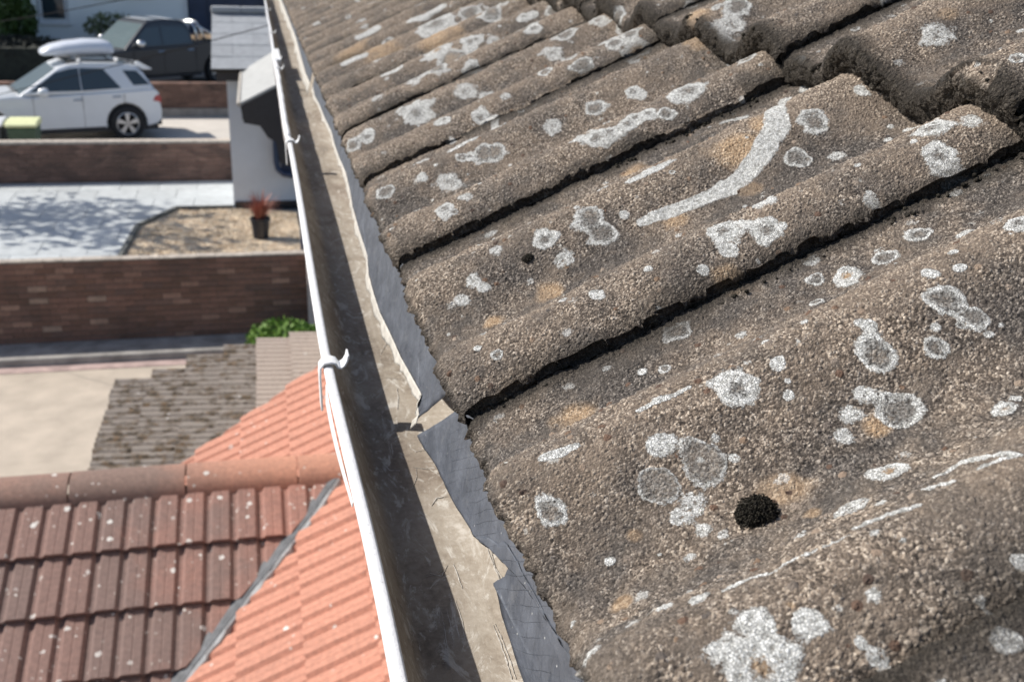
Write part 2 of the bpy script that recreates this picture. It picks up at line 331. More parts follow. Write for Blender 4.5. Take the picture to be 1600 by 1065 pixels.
M_BOXW = paint('white_roof_box', (.72, .76, .84), .3, 0); M_BING = simple('green_bin_plastic', (.045, .085, .05), .5); M_BINL = simple('pale_yellow_lid', (.70, .72, .42), .5, .1)
M_BIND = simple('dark_bin_plastic', (.035, .045, .05), .5); M_BINW = simple('white_lid', (.62, .64, .67), .5, .1); M_WOOD = simple('raw_timber', (.55, .40, .26), .8, .25, 10)
M_MOSS = NT('black_moss'); M_MOSS.col(M_MOSS.ramp(M_MOSS.noise(900, 4, .7), [(.35, (.012, .011, .009)), (.55, (.035, .031, .025)), (.75, (.13, .12, .10))])); M_MOSS.rough(1); M_MOSS.b.inputs['Specular IOR Level'].default_value = .1; M_MOSS.bump(M_MOSS.noise(1200, 4), .001); M_MOSS = M_MOSS.m
# lichens as (distance along the eave, distance up the slope, radius) in metres
LICHENS=[[0.9969,0.4026,0.0147,"r"],[0.9811,0.3847,0.0174,"f"],[0.8368,0.4687,0.0132,"w"],[0.8738,0.3477,0.0128,"r"],[0.6862,0.413,0.013,"f"],[0.5589,0.3851,0.0065,"r"],[0.8102,0.3639,0.0081,"w"],[0.699,0.3539,0.0064,"w"],[0.6909,0.3116,0.0104,"r"],[0.672,0.281,0.0092,"r"],[0.657,0.3039,0.0092,"f"],[0.5687,0.277,0.0035,"w"],[0.57,0.3268,0.0133,"w"],[0.5663,0.3138,0.0037,"w"],[0.5486,0.3162,0.0129,"w"],[0.5597,0.349,0.008,"f"],[0.5763,0.218,0.0076,"w"],[1.9071,0.2264,0.0465,"w"],[1.8931,0.2881,0.0297,"r"],[1.7583,0.3044,0.0233,"r"],[1.5989,0.229,0.0191,"w"],[1.5974,0.2386,0.0136,"w"],[1.6158,0.1806,0.0314,"R"],[1.5834,0.1898,0.0283,"r"],[1.4695,0.1572,0.016,"r"],[1.4666,0.1228,0.0175,"f"],[1.4362,0.1949,0.0163,"w"],[1.5818,0.2593,0.0153,"f"],[1.5821,0.3623,0.0197,"r"],[1.3113,0.3039,0.0171,"r"],[1.2921,0.2764,0.0189,"f"],[1.1777,0.3167,0.0148,"w"],[1.1587,0.3172,0.0144,"r"],[1.3112,0.3464,0.0155,"f"],[1.2756,0.3651,0.0151,"r"],[1.1632,0.3392,0.0145,"r"],[1.4578,0.2988,0.0127,"w"],[1.2958,0.1568,0.0192,"f"],[1.2956,0.0919,0.024,"w"],[1.1642,0.1109,0.0106,"w"],[1.1541,0.1813,0.0102,"f"],[0.9873,0.2322,0.0129,"r"],[1.1361,0.3332,0.0237,"R"],[0.8635,0.2858,0.019,"w"],[0.9864,0.2731,0.0088,"w"],[0.9788,0.2774,0.0075,"w"],[0.86,0.1972,0.0161,"w"],[0.8583,0.2084,0.0103,"w"],[0.8573,0.2246,0.0103,"w"],[0.8615,0.2348,0.0099,"w"],[0.8593,0.2459,0.0104,"w"],[0.8496,0.2567,0.0092,"r"],[0.9906,0.189,0.0128,"f"],[0.9896,0.1276,0.0164,"r"],[0.9985,0.1049,0.0084,"w"],[1.0016,0.0974,0.0079,"r"],[0.9896,0.1091,0.0082,"f"],[0.9825,0.0735,0.0182,"f"],[0.8616,0.0763,0.0092,"f"],[0.9981,0.0538,0.0079,"w"],[1.0036,0.0171,0.0116,"r"],[0.8587,0.0544,0.0108,"w"],[0.8152,0.077,0.0068,"f"],[0.7113,0.069,0.0069,"f"],[0.6984,0.1018,0.0106,"w"],[0.6776,0.1048,0.0108,"f"],[0.6989,0.1384,0.0133,"r"],[0.6837,0.1395,0.0143,"r"],[0.6894,0.1588,0.0051,"w"],[0.692,0.0422,0.0079,"f"],[0.6846,0.0297,0.0072,"f"],[0.566,0.0237,0.0041,"w"],[0.5546,0.0322,0.0048,"r"],[0.5643,0.1005,0.0051,"w"],[0.5619,0.1343,0.0037,"w"],[0.5184,0.1269,0.0096,"r"],[0.5179,0.0815,0.0039,"f"],[0.5672,0.1856,0.0134,"w"],[0.5511,0.1786,0.0068,"w"],[0.5518,0.2048,0.0096,"w"],[0.5614,0.1988,0.0038,"w"],[0.5049,0.2699,0.0084,"r"],[0.4839,0.2842,0.0068,"w"],[0.4993,0.244,0.0091,"r"],[0.4979,0.2204,0.0122,"R"],[0.5065,0.2069,0.0063,"r"],[0.5262,0.2148,0.0057,"f"],[0.4861,0.1956,0.0051,"r"],[0.4255,0.1657,0.0032,"w"],[0.4921,0.1527,0.0041,"f"],[0.4256,0.1446,0.0025,"w"],[0.4087,0.1409,0.0049,"w"],[0.4162,0.2263,0.0058,"w"],[0.4119,0.2385,0.0037,"w"],[0.4254,0.2446,0.0032,"w"],[0.4201,0.2773,0.0085,"w"],[0.3999,0.2213,0.0093,"r"],[0.3875,0.2255,0.0056,"r"],[0.383,0.202,0.008,"r"],[0.3901,0.1796,0.0116,"r"],[0.404,0.1857,0.0035,"w"],[0.4079,0.1837,0.0024,"w"],[0.4062,0.1196,0.0111,"w"],[0.3989,0.1398,0.0027,"f"],[0.3934,0.1363,0.0042,"w"],[0.3664,0.1721,0.0118,"r"],[0.3798,0.1633,0.0079,"f"],[0.3746,0.1531,0.0077,"f"],[0.3371,0.2018,0.0088,"R"],[0.3426,0.2101,0.0032,"w"],[0.38,0.2329,0.0015,"w"],[0.3782,0.2251,0.0025,"f"],[0.3663,0.1438,0.0078,"f"],[0.39,0.2088,0.0034,"f"],[0.3983,0.0742,0.008,"w"],[0.3833,0.0631,0.0109,"D"],[0.3837,0.0884,0.0121,"D"],[0.3904,0.0976,0.0033,"f"],[0.3793,0.0996,0.0043,"f"],[0.3921,0.0179,0.0086,"r"],[0.3692,0.0738,0.0073,"f"],[0.366,0.0652,0.0071,"f"],[0.3552,0.0708,0.0063,"f"],[0.3463,0.0762,0.0038,"f"],[0.3434,0.059,0.0034,"f"],[0.3531,0.0495,0.0017,"w"],[0.2933,0.0505,0.0044,"w"],[0.2656,0.0623,0.0078,"w"],[0.2573,0.0763,0.0064,"w"],[0.2511,0.0545,0.0157,"R"],[0.3331,0.1461,0.0098,"R"],[0.3177,0.1218,0.0078,"f"],[0.317,0.1007,0.0017,"w"],[0.2681,0.1187,0.002,"w"],[0.2465,0.0865,0.0023,"w"],[0.2558,0.0984,0.0025,"f"],[0.2716,0.0857,0.0019,"f"],[0.2378,0.1249,0.0031,"f"],[0.2264,0.1226,0.0053,"w"],[0.2369,0.1197,0.0022,"f"]]
STREAKS=[[[0.8063,0.3414,0.008],[0.7017,0.2889,0.013],[0.6866,0.2649,0.0125],[0.6778,0.2433,0.0101],[0.6747,0.2212,0.0079],[0.6756,0.2042,0.0072],[0.6778,0.1834,0.0065],[0.6793,0.1659,0.0043]],[[0.8182,0.2885,0.0027],[0.8133,0.3079,0.0036]],[[0.6492,0.3524,0.0034],[0.6356,0.3652,0.0037],[0.5963,0.3651,0.0023]],[[1.0196,0.092,0.005],[1.0213,0.1167,0.0063],[1.1341,0.1586,0.0056]],[[0.421,0.0761,0.0016],[0.4211,0.0895,0.0029],[0.4209,0.1022,0.0012]],[[0.4179,0.0257,0.0024],[0.4163,0.0343,0.0036],[0.4168,0.0422,0.0024]],[[0.2895,0.0596,0.0013],[0.2886,0.067,0.0016],[0.2864,0.0751,0.0011]],[[0.2852,0.0759,0.0011],[0.2841,0.0867,0.0013],[0.2843,0.0994,0.0011],[0.2844,0.107,0.0008]],[[0.2865,0.1105,0.0016],[0.2855,0.1215,0.0024],[0.2818,0.1334,0.0013]],[[0.2922,0.1411,0.0019],[0.2868,0.1491,0.0022]],[[0.3052,0.1521,0.0017],[0.306,0.1633,0.0026],[0.2946,0.1679,0.0031],[0.283,0.1711,0.0019]],[[0.2839,0.1588,0.0013],[0.2805,0.172,0.0016]],[[0.7163,0.1779,0.0047],[0.717,0.1963,0.0063],[0.7186,0.2099,0.004]],[[2.0618,0.2009,0.0099],[2.0525,0.2308,0.0162],[2.0624,0.2675,0.0164]],[[1.6157,0.0931,0.0094],[1.6122,0.1185,0.007]],[[1.9102,0.0553,0.0149],[1.9069,0.0911,0.0119]],[[1.597,0.3124,0.009],[1.5958,0.3328,0.009]],[[2.2005,0.1065,0.0108],[2.2031,0.1496,0.0144]]]
PATCHES=[[1.213,0.350,0.013,"o"],[0.6556,0.0849,0.0115,"t"],[0.6518,0.0398,0.0082,"t"],[0.4889,0.0518,0.0128,"t"],[0.3639,0.1576,0.0066,"t"],[0.3573,0.1074,0.0111,"t"],[0.3675,0.0445,0.0042,"t"],[0.3372,0.0265,0.0053,"t"],[0.7136,0.2856,0.0137,"t"],[0.6985,0.2553,0.0181,"t"],[0.6636,0.2418,0.0076,"t"],[0.5368,0.1681,0.0082,"t"],[0.67,0.186,0.0098,"t"],[0.7,0.4325,0.006,"t"],[0.335,0.1107,0.0045,"t"],[1.8978,0.1245,0.0387,"t"],[1.7504,0.2092,0.0449,"t"],[2.0494,0.0781,0.0387,"t"],[0.8079,0.2028,0.0113,"t"],[0.2508,0.0538,0.0073,"t"],[1.0151,0.3651,0.0186,"t"],[1.5883,0.1873,0.022,"t"],[0.2654,0.0748,0.0016,"t"]]
NEAR=[[0.3648, 0.0418], [0.3777, 0.0433], [0.4066, 0.042], [0.4269, 0.0417], [0.4422, 0.039], [0.4504, 0.0388], [0.4371, 0.0266], [0.4343, 0.0176], [0.4433, 0.0123], [0.4506, 0.0149], [0.4566, 0.0202], [0.4768, 0.0277], [0.4941, 0.0378], [0.4994, 0.041], [0.524, 0.0446], [0.5693, 0.0517], [0.6148, 0.0551], [0.6472, 0.0618], [0.6812, 0.0659]]
FAR=[[0.7009, 0.064], [0.6874, 0.0538], [0.6996, 0.0502], [0.6922, 0.0404], [0.7383, 0.0451], [0.793, 0.051], [0.8643, 0.0552], [0.9303, 0.0605], [0.9874, 0.0605], [1.0427, 0.058], [1.0777, 0.0478], [1.1766, 0.0464], [1.2692, 0.043], [1.3239, 0.0357], [1.4103, 0.0295], [1.5309, 0.0317], [1.6255, 0.0307], [1.711, 0.0261], [1.8622, 0.0303], [2.0127, 0.031], [2.1726, 0.036], [2.2692, 0.03]]
FAR2=[[2.5537, 0.0385], [2.7819, 0.0347], [2.9655, 0.0299], [3.2376, 0.0214], [3.6888, 0.0215]]
SCR=[[[0.1378, 0.6147], [0.136, 0.5995], [0.1349, 0.58], [0.1352, 0.5635]], [[0.1345, 0.6136], [0.1344, 0.5878], [0.1346, 0.5688]], [[0.1344, 0.5878], [0.1357, 0.5776], [0.137, 0.5699]], [[0.0923, 0.5411], [0.0911, 0.5217], [0.0899, 0.5034], [0.0877, 0.4862]], [[0.096, 0.5438], [0.0952, 0.5209], [0.0941, 0.5056]], [[0.0999, 0.5499], [0.099, 0.5267], [0.0981, 0.511]], [[0.1028, 0.5508], [0.103, 0.5292], [0.1014, 0.5104], [0.0974, 0.499]], [[0.1207, 0.5227], [0.1213, 0.5037], [0.1211, 0.4858], [0.1209, 0.4716]], [[0.1221, 0.5238], [0.123, 0.5046], [0.1233, 0.4854], [0.123, 0.4712]], [[0.0894, 0.6939], [0.0963, 0.6987], [0.1016, 0.7152], [0.1033, 0.7308]], [[0.0775, 0.746], [0.083, 0.7288], [0.0903, 0.7276]], [[0.0883, 0.5807], [0.0947, 0.5811], [0.1021, 0.5874]], [[0.0918, 0.5839], [0.0985, 0.5789], [0.1045, 0.5916]], [[0.1008, 0.7312], [0.1136, 0.7259], [0.1204, 0.7121]], [[0.1059, 0.6699], [0.1114, 0.6804], [0.1202, 0.6818]], [[0.1024, 0.9732], [0.1123, 1.0039], [0.1186, 1.0179]], [[0.1006, 0.9127], [0.1102, 0.9082], [0.1198, 0.9037]], [[0.1078, 0.8888], [0.1063, 0.8671], [0.1023, 0.8399]], [[0.1028, 0.7645], [0.1071, 0.7581], [0.115, 0.7591]], [[0.1085, 0.5924], [0.1088, 0.5771], [0.1093, 0.5638]], [[0.0828, 0.999], [0.0912, 1.0069], [0.0999, 1.0094]], [[0.122, 0.8437], [0.1299, 0.8466], [0.1353, 0.8375]]]
# ------------------------------------------------------------------ main roof
AL = math.radians(28); G = .365; T = .024; A_ = .028; B_ = -.012; Y0 = .236; TW = .30
E0 = np.array([.102, 0, -.249]); AX = np.array([math.cos(AL), 0, math.sin(AL)]); NX = np.array([-math.sin(AL), 0, math.cos(AL)])
def prof(t):
    h = ((1+np.cos(4*np.pi*(t-.38)))/2)**1.15
    s = np.clip((t-.02)/.14, 0, 1); s = s*s*(3-2*s)
    return A_*(h*s + .08*(1-s)), ((1+np.cos(4*np.pi*(t-.38)))/2)**2
def vnoise(P, sc, seed=0):
    # cheap smooth value noise on a 2D grid, vectorised
    q = P*sc + seed*17.3; i = np.floor(q).astype(int); f = q-i; f = f*f*(3-2*f)
    def h(a, b): 
        n = (a*374761393 + b*668265263 + seed*982451) & 0x7fffffff; n = ((n ^ (n >> 13))*1274126177) & 0x7fffffff; return (n % 65536)/65535.0
    a, b = i[:, 0], i[:, 1]
    return (h(a, b)*(1-f[:, 0])+h(a+1, b)*f[:, 0])*(1-f[:, 1]) + (h(a, b+1)*(1-f[:, 0])+h(a+1, b+1)*f[:, 0])*f[:, 1]
LN = np.array([l[:3] for l in LICHENS]); LK = [l[3] for l in LICHENS]
# extra small random rosettes where the roof recedes
for _ in range(420):
    yy = nrng.uniform(.9, 4.6); vv = nrng.uniform(0, .75); 
    LN = np.vstack([LN, [yy, vv, nrng.uniform(.004, .015)]]); LK.append(nrng.choice(['w', 'r', 'f', 'f']))
for _ in range(230):
    LN = np.vstack([LN, [nrng.uniform(.2, 1.1), nrng.uniform(0, .75), nrng.uniform(.0012, .0055)]]); LK.append(nrng.choice(['w', 'f', 'r', 'f']))
def seg_d(y, v, a, b):
    d = np.array([b[0]-a[0], b[1]-a[1]]); L = d@d+1e-12; t = np.clip(((y-a[0])*d[0]+(v-a[1])*d[1])/L, 0, 1)
    return np.hypot(y-a[0]-t*d[0], v-a[1]-t*d[1]), a[2]+(b[2]-a[2])*t
def paint_fields(y, v):
    lich = np.zeros_like(y); core = np.zeros_like(y); ora = np.zeros_like(y); tan = np.zeros_like(y)
    y0, y1, v0, v1 = y.min()-.05, y.max()+.05, v.min()-.05, v.max()+.05
    P = np.stack([y, v], 1); wob = (vnoise(P, 60, 3)-.5)*.5 + (vnoise(P, 170, 4)-.5)*.35
    for (a, b, r), k in zip(LN, LK):
        if not (y0 < a < y1 and v0 < b < v1): continue
        d = np.hypot(y-a, v-b)/(r*(.72 if k == 'R' else .84))*(1+wob*1.5)
        m = d < 1.6
        s = np.clip(.5+(1-d)*1.6, 0, 1)
        if k == 'f': s = s*.70
        if k == 'R': s = s*np.clip(.35+d*.9, 0, 1)
        lich = np.maximum(lich, np.where(m, s, 0))
        if k in 'rD' or r > .008: core = np.maximum(core, np.where(m, np.clip(({'r': .95, 'D': 1.25}.get(k, .62))-d*1.0, 0, 1), 0))
        if k == 'R': tan = np.maximum(tan, np.clip(1.1-d*1.3, 0, 1)*m)
    for st in STREAKS:
        for a, b in zip(st[:-1], st[1:]):
            if not (y0-.1 < a[0] < y1+.1 and v0-.1 < a[1] < v1+.1): continue
            d, r = seg_d(y, v, a, b); d = d/(r*np.where(r > .009, .62, .8))*(1+wob*.5); lich = np.maximum(lich, np.where(d < 1.6, np.clip(.62+(1-d)*1.6, 0, 1), 0))
    for (a, b, r, k) in PATCHES:
        d = np.hypot(y-a, v-b)/(r*1.25)*(1+wob); s = np.clip(1.15-d, 0, 1)
        if k == 'o': ora = np.maximum(ora, s)
        else: tan = np.maximum(tan, s)
    return lich, core, ora, tan
def roof_tile_mesh(k, j, res, name):
    g = random.Random(k*31+j*7+2)
    L = G+.05; ny = max(24, int(TW/res)); nv = max(20, int(L/res))
    t = np.linspace(0, 1, ny+1); vv = np.linspace(0, L, nv+1)
    tt, vl = np.meshgrid(t, vv); tt = tt.ravel(); vl = vl.ravel()
    gap = .0015
    y = Y0+k*TW + (1-tt)*(TW-gap); v = j*G+vl
    P = np.stack([y, v], 1)
    ph, cr = prof(tt)
    h = B_ - T*vl/G + ph
    h += g.uniform(-.0012, .0012) + g.uniform(-.001, .001)*(tt-.5)*2
    # rounded tail and side edges, worn irregular
    ed = np.minimum(vl, .4); h -= (.0018 if j else .004)*np.exp(-ed/(.0022 if j else .004))*(.6+.8*vnoise(P, 90, 9))
    h -= .004*np.exp(-(1-tt)*TW/.004)*(.6+.8*vnoise(P, 120, 8))
    h += (vnoise(P, 35, 1)-.5)*.0028 + (vnoise(P, 110, 2)-.5)*.0016
    v = v + np.where(vl < 1e-6, (vnoise(P, 45, 5)-.5)*(.002 if j == 0 else .004), 0)
    y = y + np.where(tt > 1-1e-6, (vnoise(P, 70, 6)-.5)*.003, 0)
    if j == 0 and k <= 0: v = v + np.clip((.45-y)*.03, 0, .006)*np.exp(-vl/.03)
    if k >= 2 or k <= -1: h = h + (.013 if k <= -1 and j == 0 else .0055)*np.exp(-(tt*TW/.03)**2)
    top = np.stack([y, v, h], 1)
    # skirts: tail face and near-side face
    ns = 8 if res < .003 else (4 if res < .006 else 2)
    th = .022 if j else .015
    rows = nv+1; cols = ny+1; idx = np.arange(rows*cols).reshape(rows, cols)
    V = [top]; F = []; base = rows*cols; mossa = [np.zeros(base)]
    F.append(np.stack([idx[:-1, :-1].ravel(), idx[:-1, 1:].ravel(), idx[1:, 1:].ravel(), idx[1:, :-1].ravel()], 1))
    def skirt(e, th, dirn, flip, mossv):
        nonlocal base
        pts = top[e]; prev = e
        for s in range(1, ns+1):
            q = pts.copy(); q[:, 2] -= th*s/ns; Pq = np.stack([q[:, 0]+q[:, 1]+s*.31, q[:, 2]*5+s*.77], 1)
            wv = (vnoise(Pq, 130, 11)-.5)*(.006 if mossv else .002); q[:, dirn] += wv + (-.002 if dirn == 1 else 0) + (.004*(s/ns)**2 if dirn == 1 else 0)
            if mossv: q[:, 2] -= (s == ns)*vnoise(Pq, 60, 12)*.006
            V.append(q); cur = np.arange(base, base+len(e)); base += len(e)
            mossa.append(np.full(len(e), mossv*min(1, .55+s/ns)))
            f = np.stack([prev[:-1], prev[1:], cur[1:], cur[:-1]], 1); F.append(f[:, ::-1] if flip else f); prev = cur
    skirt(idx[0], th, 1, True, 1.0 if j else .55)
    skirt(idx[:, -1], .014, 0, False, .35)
    V = np.concatenate(V); F = np.concatenate(F); mossa = np.concatenate(mossa)
    # moss creeping over the tail edge of the upper courses
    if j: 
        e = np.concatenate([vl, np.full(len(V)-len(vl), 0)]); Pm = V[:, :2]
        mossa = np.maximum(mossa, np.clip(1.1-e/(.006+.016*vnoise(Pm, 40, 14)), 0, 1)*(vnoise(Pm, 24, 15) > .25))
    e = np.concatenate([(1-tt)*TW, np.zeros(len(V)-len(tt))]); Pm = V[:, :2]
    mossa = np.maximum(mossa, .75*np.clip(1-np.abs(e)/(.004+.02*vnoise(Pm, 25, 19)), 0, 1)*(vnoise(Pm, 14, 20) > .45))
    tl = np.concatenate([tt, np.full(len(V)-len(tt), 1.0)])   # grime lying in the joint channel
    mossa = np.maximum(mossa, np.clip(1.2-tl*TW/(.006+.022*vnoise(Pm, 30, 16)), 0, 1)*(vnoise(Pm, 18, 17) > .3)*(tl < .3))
    lich, core, ora, tan = paint_fields(V[:, 0], V[:, 1])
    crest = np.concatenate([cr, np.full(len(V)-len(cr), .2)])
    Wd = E0 + np.outer(V[:, 0], [0, 1, 0]) + np.outer(V[:, 1], AX) + np.outer(V[:, 2], NX)
    c = Wd[:rows*cols].mean(0)
    me = bpy.data.meshes.new(name); me.vertices.add(len(V)); me.vertices.foreach_set('co', (Wd-c).astype(np.float32).ravel())
    me.loops.add(len(F)*4); me.loops.foreach_set('vertex_index', F.astype(np.int32).ravel())
    me.polygons.add(len(F)); me.polygons.foreach_set('loop_start', np.arange(0, len(F)*4, 4, dtype=np.int32)); me.polygons.foreach_set('loop_total', np.full(len(F), 4, dtype=np.int32))
    me.update(calc_edges=True); me.polygons.foreach_set('use_smooth', np.ones(len(F), dtype=bool))
    at = me.attributes.new('rest', 'FLOAT_VECTOR', 'POINT'); at.data.foreach_set('vector', Wd.astype(np.float32).ravel())
    for nm, arr in (('lich', lich), ('core', core), ('orange', ora), ('tan', tan), ('moss', mossa), ('crest', crest)):
        at = me.attributes.new(nm, 'FLOAT', 'POINT'); at.data.foreach_set('value', arr.astype(np.float32))
    me.materials.append(M_TILE)
    return me, c

house = thing('tiled_house', (.6, 3, -5), 'house under the lichen covered concrete tile roof that fills the right side', 'house')
rf = MB(); L = 2.2
def RP(y, v, h): return tuple(E0 + np.array([0, y, 0]) + AX*v + NX*h)
rf.add([RP(-1, .02, -.045), RP(8, .02, -.045), RP(8, L, -.05), RP(-1, L, -.05), RP(-1, .02, -.07), RP(8, .02, -.07), RP(8, L, -.075), RP(-1, L, -.075)],
       [(0, 1, 2, 3), (7, 6, 5, 4), (0, 4, 5, 1), (1, 5, 6, 2), (2, 6, 7, 3), (3, 7, 4, 0)])
roof = rf.build('roof', M_DECK, house)
for j in range(0, 4):
    for k in range(-2, 22):
        y = Y0+k*TW
        if j <= 1 and -1 <= k <= 1: res = .00115 if not (k == -1 and j == 0) else .0016
        elif j <= 1 and k == 2: res = .0019
        elif j <= 1 and 3 <= k <= 4: res = .003
        elif j <= 1 and 5 <= k <= 8: res = .005
        else: res = .011
        if j == 1 and k == -1: res = .003
        me, c = roof_tile_mesh(k, j, res, 'roof_tile')
        o = bpy.data.objects.new('roof_tile', me); COL.objects.link(o); _par(o, roof, c)
# wall, soffit, fascia of the house
MB().box(.45, .75, -1, 9.25, -5, -.5).build('wall', M_RENDERD, house)
MB().box(.168, .45, -1, 9.2, -.47, -.455).build('soffit', M_WHITE, house)
MB().box(.16, .178, -1, 7.5, -.46, -.30).build('fascia_board', M_WHITE, house)

# moss and crumbs sitting on the tiles
def ico(r, sub=2):
    bm = bmesh.new(); bmesh.ops.create_icosphere(bm, subdivisions=sub, radius=r); me = ([tuple(v.co) for v in bm.verts], [tuple(v.index for v in f.verts) for f in bm.faces]); bm.free(); return me
def surf_pt(y, v, dh=0):
    t = 1-((y-Y0)/TW % 1); ph, _ = prof(np.array([t])); h = B_-T*((v/G) % 1)+ph[0]+dh
    return Vector(RP(y, v, h))
def clump(name, y, v, r, n, mat, flat=.6, lr=.0016, seed=0):
    g = random.Random(seed); m = MB(); iv, if_ = ico(1, 1); n3 = Vector(NX.tolist())
    ax = Vector(AX.tolist()); yx = Vector((0, 1, 0)); o = surf_pt(y, v, 0)
    b = [(Vector(q)*r*.86*(1+.12*mn.noise(Vector(q)*2.5))) for q in ico(1, 3)[0]]
    m.add([tuple(o + ax*q.x + yx*q.y + n3*(q.z*flat)) for q in b], ico(1, 3)[1])
    for _ in range(n):
        a = g.uniform(0, 2*math.pi); z = g.uniform(-.1, 1); s = math.sqrt(max(0, 1-z*z)); d = Vector((s*math.cos(a), s*math.sin(a), z*flat)); d = d*r*(1+.28*mn.noise(d*260)+.12*mn.noise(d*700))
        q = o + ax*d.x + yx*d.y + n3*d.z; k = lr*g.uniform(.5, 1.2)
        m.add([tuple(q + Vector(u)*k) for u in iv], if_)
    return m.build(name, mat, None, smooth=True)
tag(clump('moss_cushion', .3494, .0927, .0083, 2200, M_MOSS, 1.1, .00048, 1), 'round black moss cushion with a shadow on the nearest tile', 'moss')
tag(clump('moss_cushion', .6918, .0844, .0040, 420, M_MOSS, .7, .0005, 2), 'little dark moss ball on the second tile up from the gutter', 'moss')
m = MB()
for i in range(26):
    a = i*.55; r_ = .0007+.0032*i/26; q = surf_pt(.348+r_*math.cos(a), .0139+r_*math.sin(a), .001); m.add([tuple(q+Vector(u)*.0011) for u in ico(1, 1)[0]], ico(1, 1)[1])
tag(m.build('curled_crumb', simple('grey_brown_crumb', (.12, .10, .085), .8, .5, 500), None, smooth=True), 'tiny curled grey crumb near the lower edge of the nearest tile', 'crumb')
# moss lumps lying in the open side joints: nobody could count them
g = random.Random(8); m = MB(); iv, if_ = ico(1, 1)
for k, n, sz in ((0, 60, .0014), (1, 170, .0016), (2, 240, .0018), (3, 160, .0022), (4, 120, .0026), (5, 90, .003), (7, 60, .004)):
    for _ in range(n):
        v = g.random()**.8*.36; 
        if mn.noise(Vector((v*22, k*3.3, 0))) < -.05: continue
        y = Y0+k*TW - g.uniform(.0, .011); q = surf_pt(y-.0001, v, g.uniform(-.001, .004)); s = sz*g.uniform(.4, 1.1)
        m.add([tuple(q + Vector(u)*s*g.uniform(.75, 1.15)) for u in iv], if_)
for k in range(-1, 7):
    for _ in range(420 if k < 3 else 160):
        y = Y0 + (k+g.random())*TW; t = 1-((y-Y0)/TW % 1)
        if mn.noise(Vector((y*18, 3.1, 0))) < -.25: continue
        dep = g.random()**.7*.022; q = surf_pt(y, G+.0005, -dep+.001) - Vector(AX.tolist())*(g.uniform(-.001, .0035)-dep*.12); s = g.uniform(.0008, .0021)
        m.add([tuple(q + Vector(u)*s*g.uniform(.7, 1.25)) for u in iv], if_)
tag(stuff(m.build('joint_moss', M_MOSS, None, smooth=True)), 'black moss crumbs packed in the side joints between the roof tiles', 'moss')

# ------------------------------------------------------------------ gutter
def gx(y): # sideways bow of the rim along its length
    s = min(1, max(0, (y-.45)/.45)); return -.0072*s*s*(3-2*s) + .0008*math.sin(y*5)
ys = [-.6+.02*i for i in range(115)] + [1.7+.08*i for i in range(72)]
def sweep(prof_, mat, name, parent, wob=0, smooth=True):
    m = MB(); n = len(prof_); vs = []
    for y in ys:
        for i, (x, z, b) in enumerate(prof_): 
            d = wob*mn.noise(Vector((y*30, i*.7, 0)))
            vs.append((x+gx(y)*b+d, y, z+d*.6))
    fs = [(i*n+k, i*n+(k+1) % n, (i+1)*n+(k+1) % n, (i+1)*n+k) for i in range(len(ys)-1) for k in range(n)] + [tuple(range(n)), tuple(range((len(ys)-1)*n, len(ys)*n))]
    m.add(vs, fs); return m.build(name, mat, parent, smooth=smooth)
gut = thing('gutter', (.1, .5, -.39), 'white plastic gutter with dirty inside running along the roof edge', 'gutter')
sweep([(.0485, -.3405, 1), (.0530, -.3400, 1), (.0575, -.356, .9), (.0640, -.372, .6), (.0700, -.3845, .3), (.0745, -.3880, .1), (.15, -.3885, 0), (.1545, -.383, 0), (.1560, -.300, 0), (.1585, -.300, 0), (.1575, -.3915, 0), (.068, -.3925, .2), (.0605, -.376, .6), (.0540, -.356, .9)], M_GUT, 'channel', gut, .00035)
sweep([(.0463, -.3400, 1), (.0468, -.3376, 1), (.0486, -.3365, 1), (.0530, -.3366, 1), (.0545, -.3378, 1), (.0540, -.3402, 1), (.0535, -.3425, 1), (.0545, -.360, .9), (.0530, -.360, .9), (.0485, -.3425, 1)], M_RIM, 'rim', gut, .00015)
def bracket(y, s=1.0, tall=.03, tab=1):
    m = MB(); x = .0455+gx(y); wd = .011*s
    path = [(x-.0005, -.375), (x-.0012, -.345), (x-.0008, -.338), (x+.002, -.3345), (x+.0075, -.3340), (x+.0105, -.3350), (x+.0125, -.3385), (x+.0155, -.3395), (x+.019, -.3370), (x+.0215, -.3325), (x+.0225, -.3275)]
    if not tab: path = path[:6]
    th = .0018; vs = []
    for i, (a, b) in enumerate(path):
        p = Vector(path[max(0, i-1)]); q = Vector(path[min(len(path)-1, i+1)]); d = (q-p).normalized(); nx, nz = -d.y, d.x
        k = 1.25 if i < 2 else 1.0
        for (u, yy) in ((0, -1), (th, -1), (th, 1), (0, 1)): vs.append((a+nx*u, y+yy*wd*.5*k, b+nz*u))
    n = len(path); fs = [(i*4+k, i*4+(k+1) % 4, (i+1)*4+(k+1) % 4, (i+1)*4+k) for i in range(n-1) for k in range(4)] + [(0, 1, 2, 3), (4*n-4, 4*n-3, 4*n-2, 4*n-1)]
    m.add(vs, fs); return m.build('bracket', M_WHITE, gut, bevel=.0006)
bracket(.829, 1.5); bracket(1.846, 1.6); bracket(2.89, 1.7); bracket(3.10, 1.6); bracket(3.944, 2); bracket(5.1, 2)
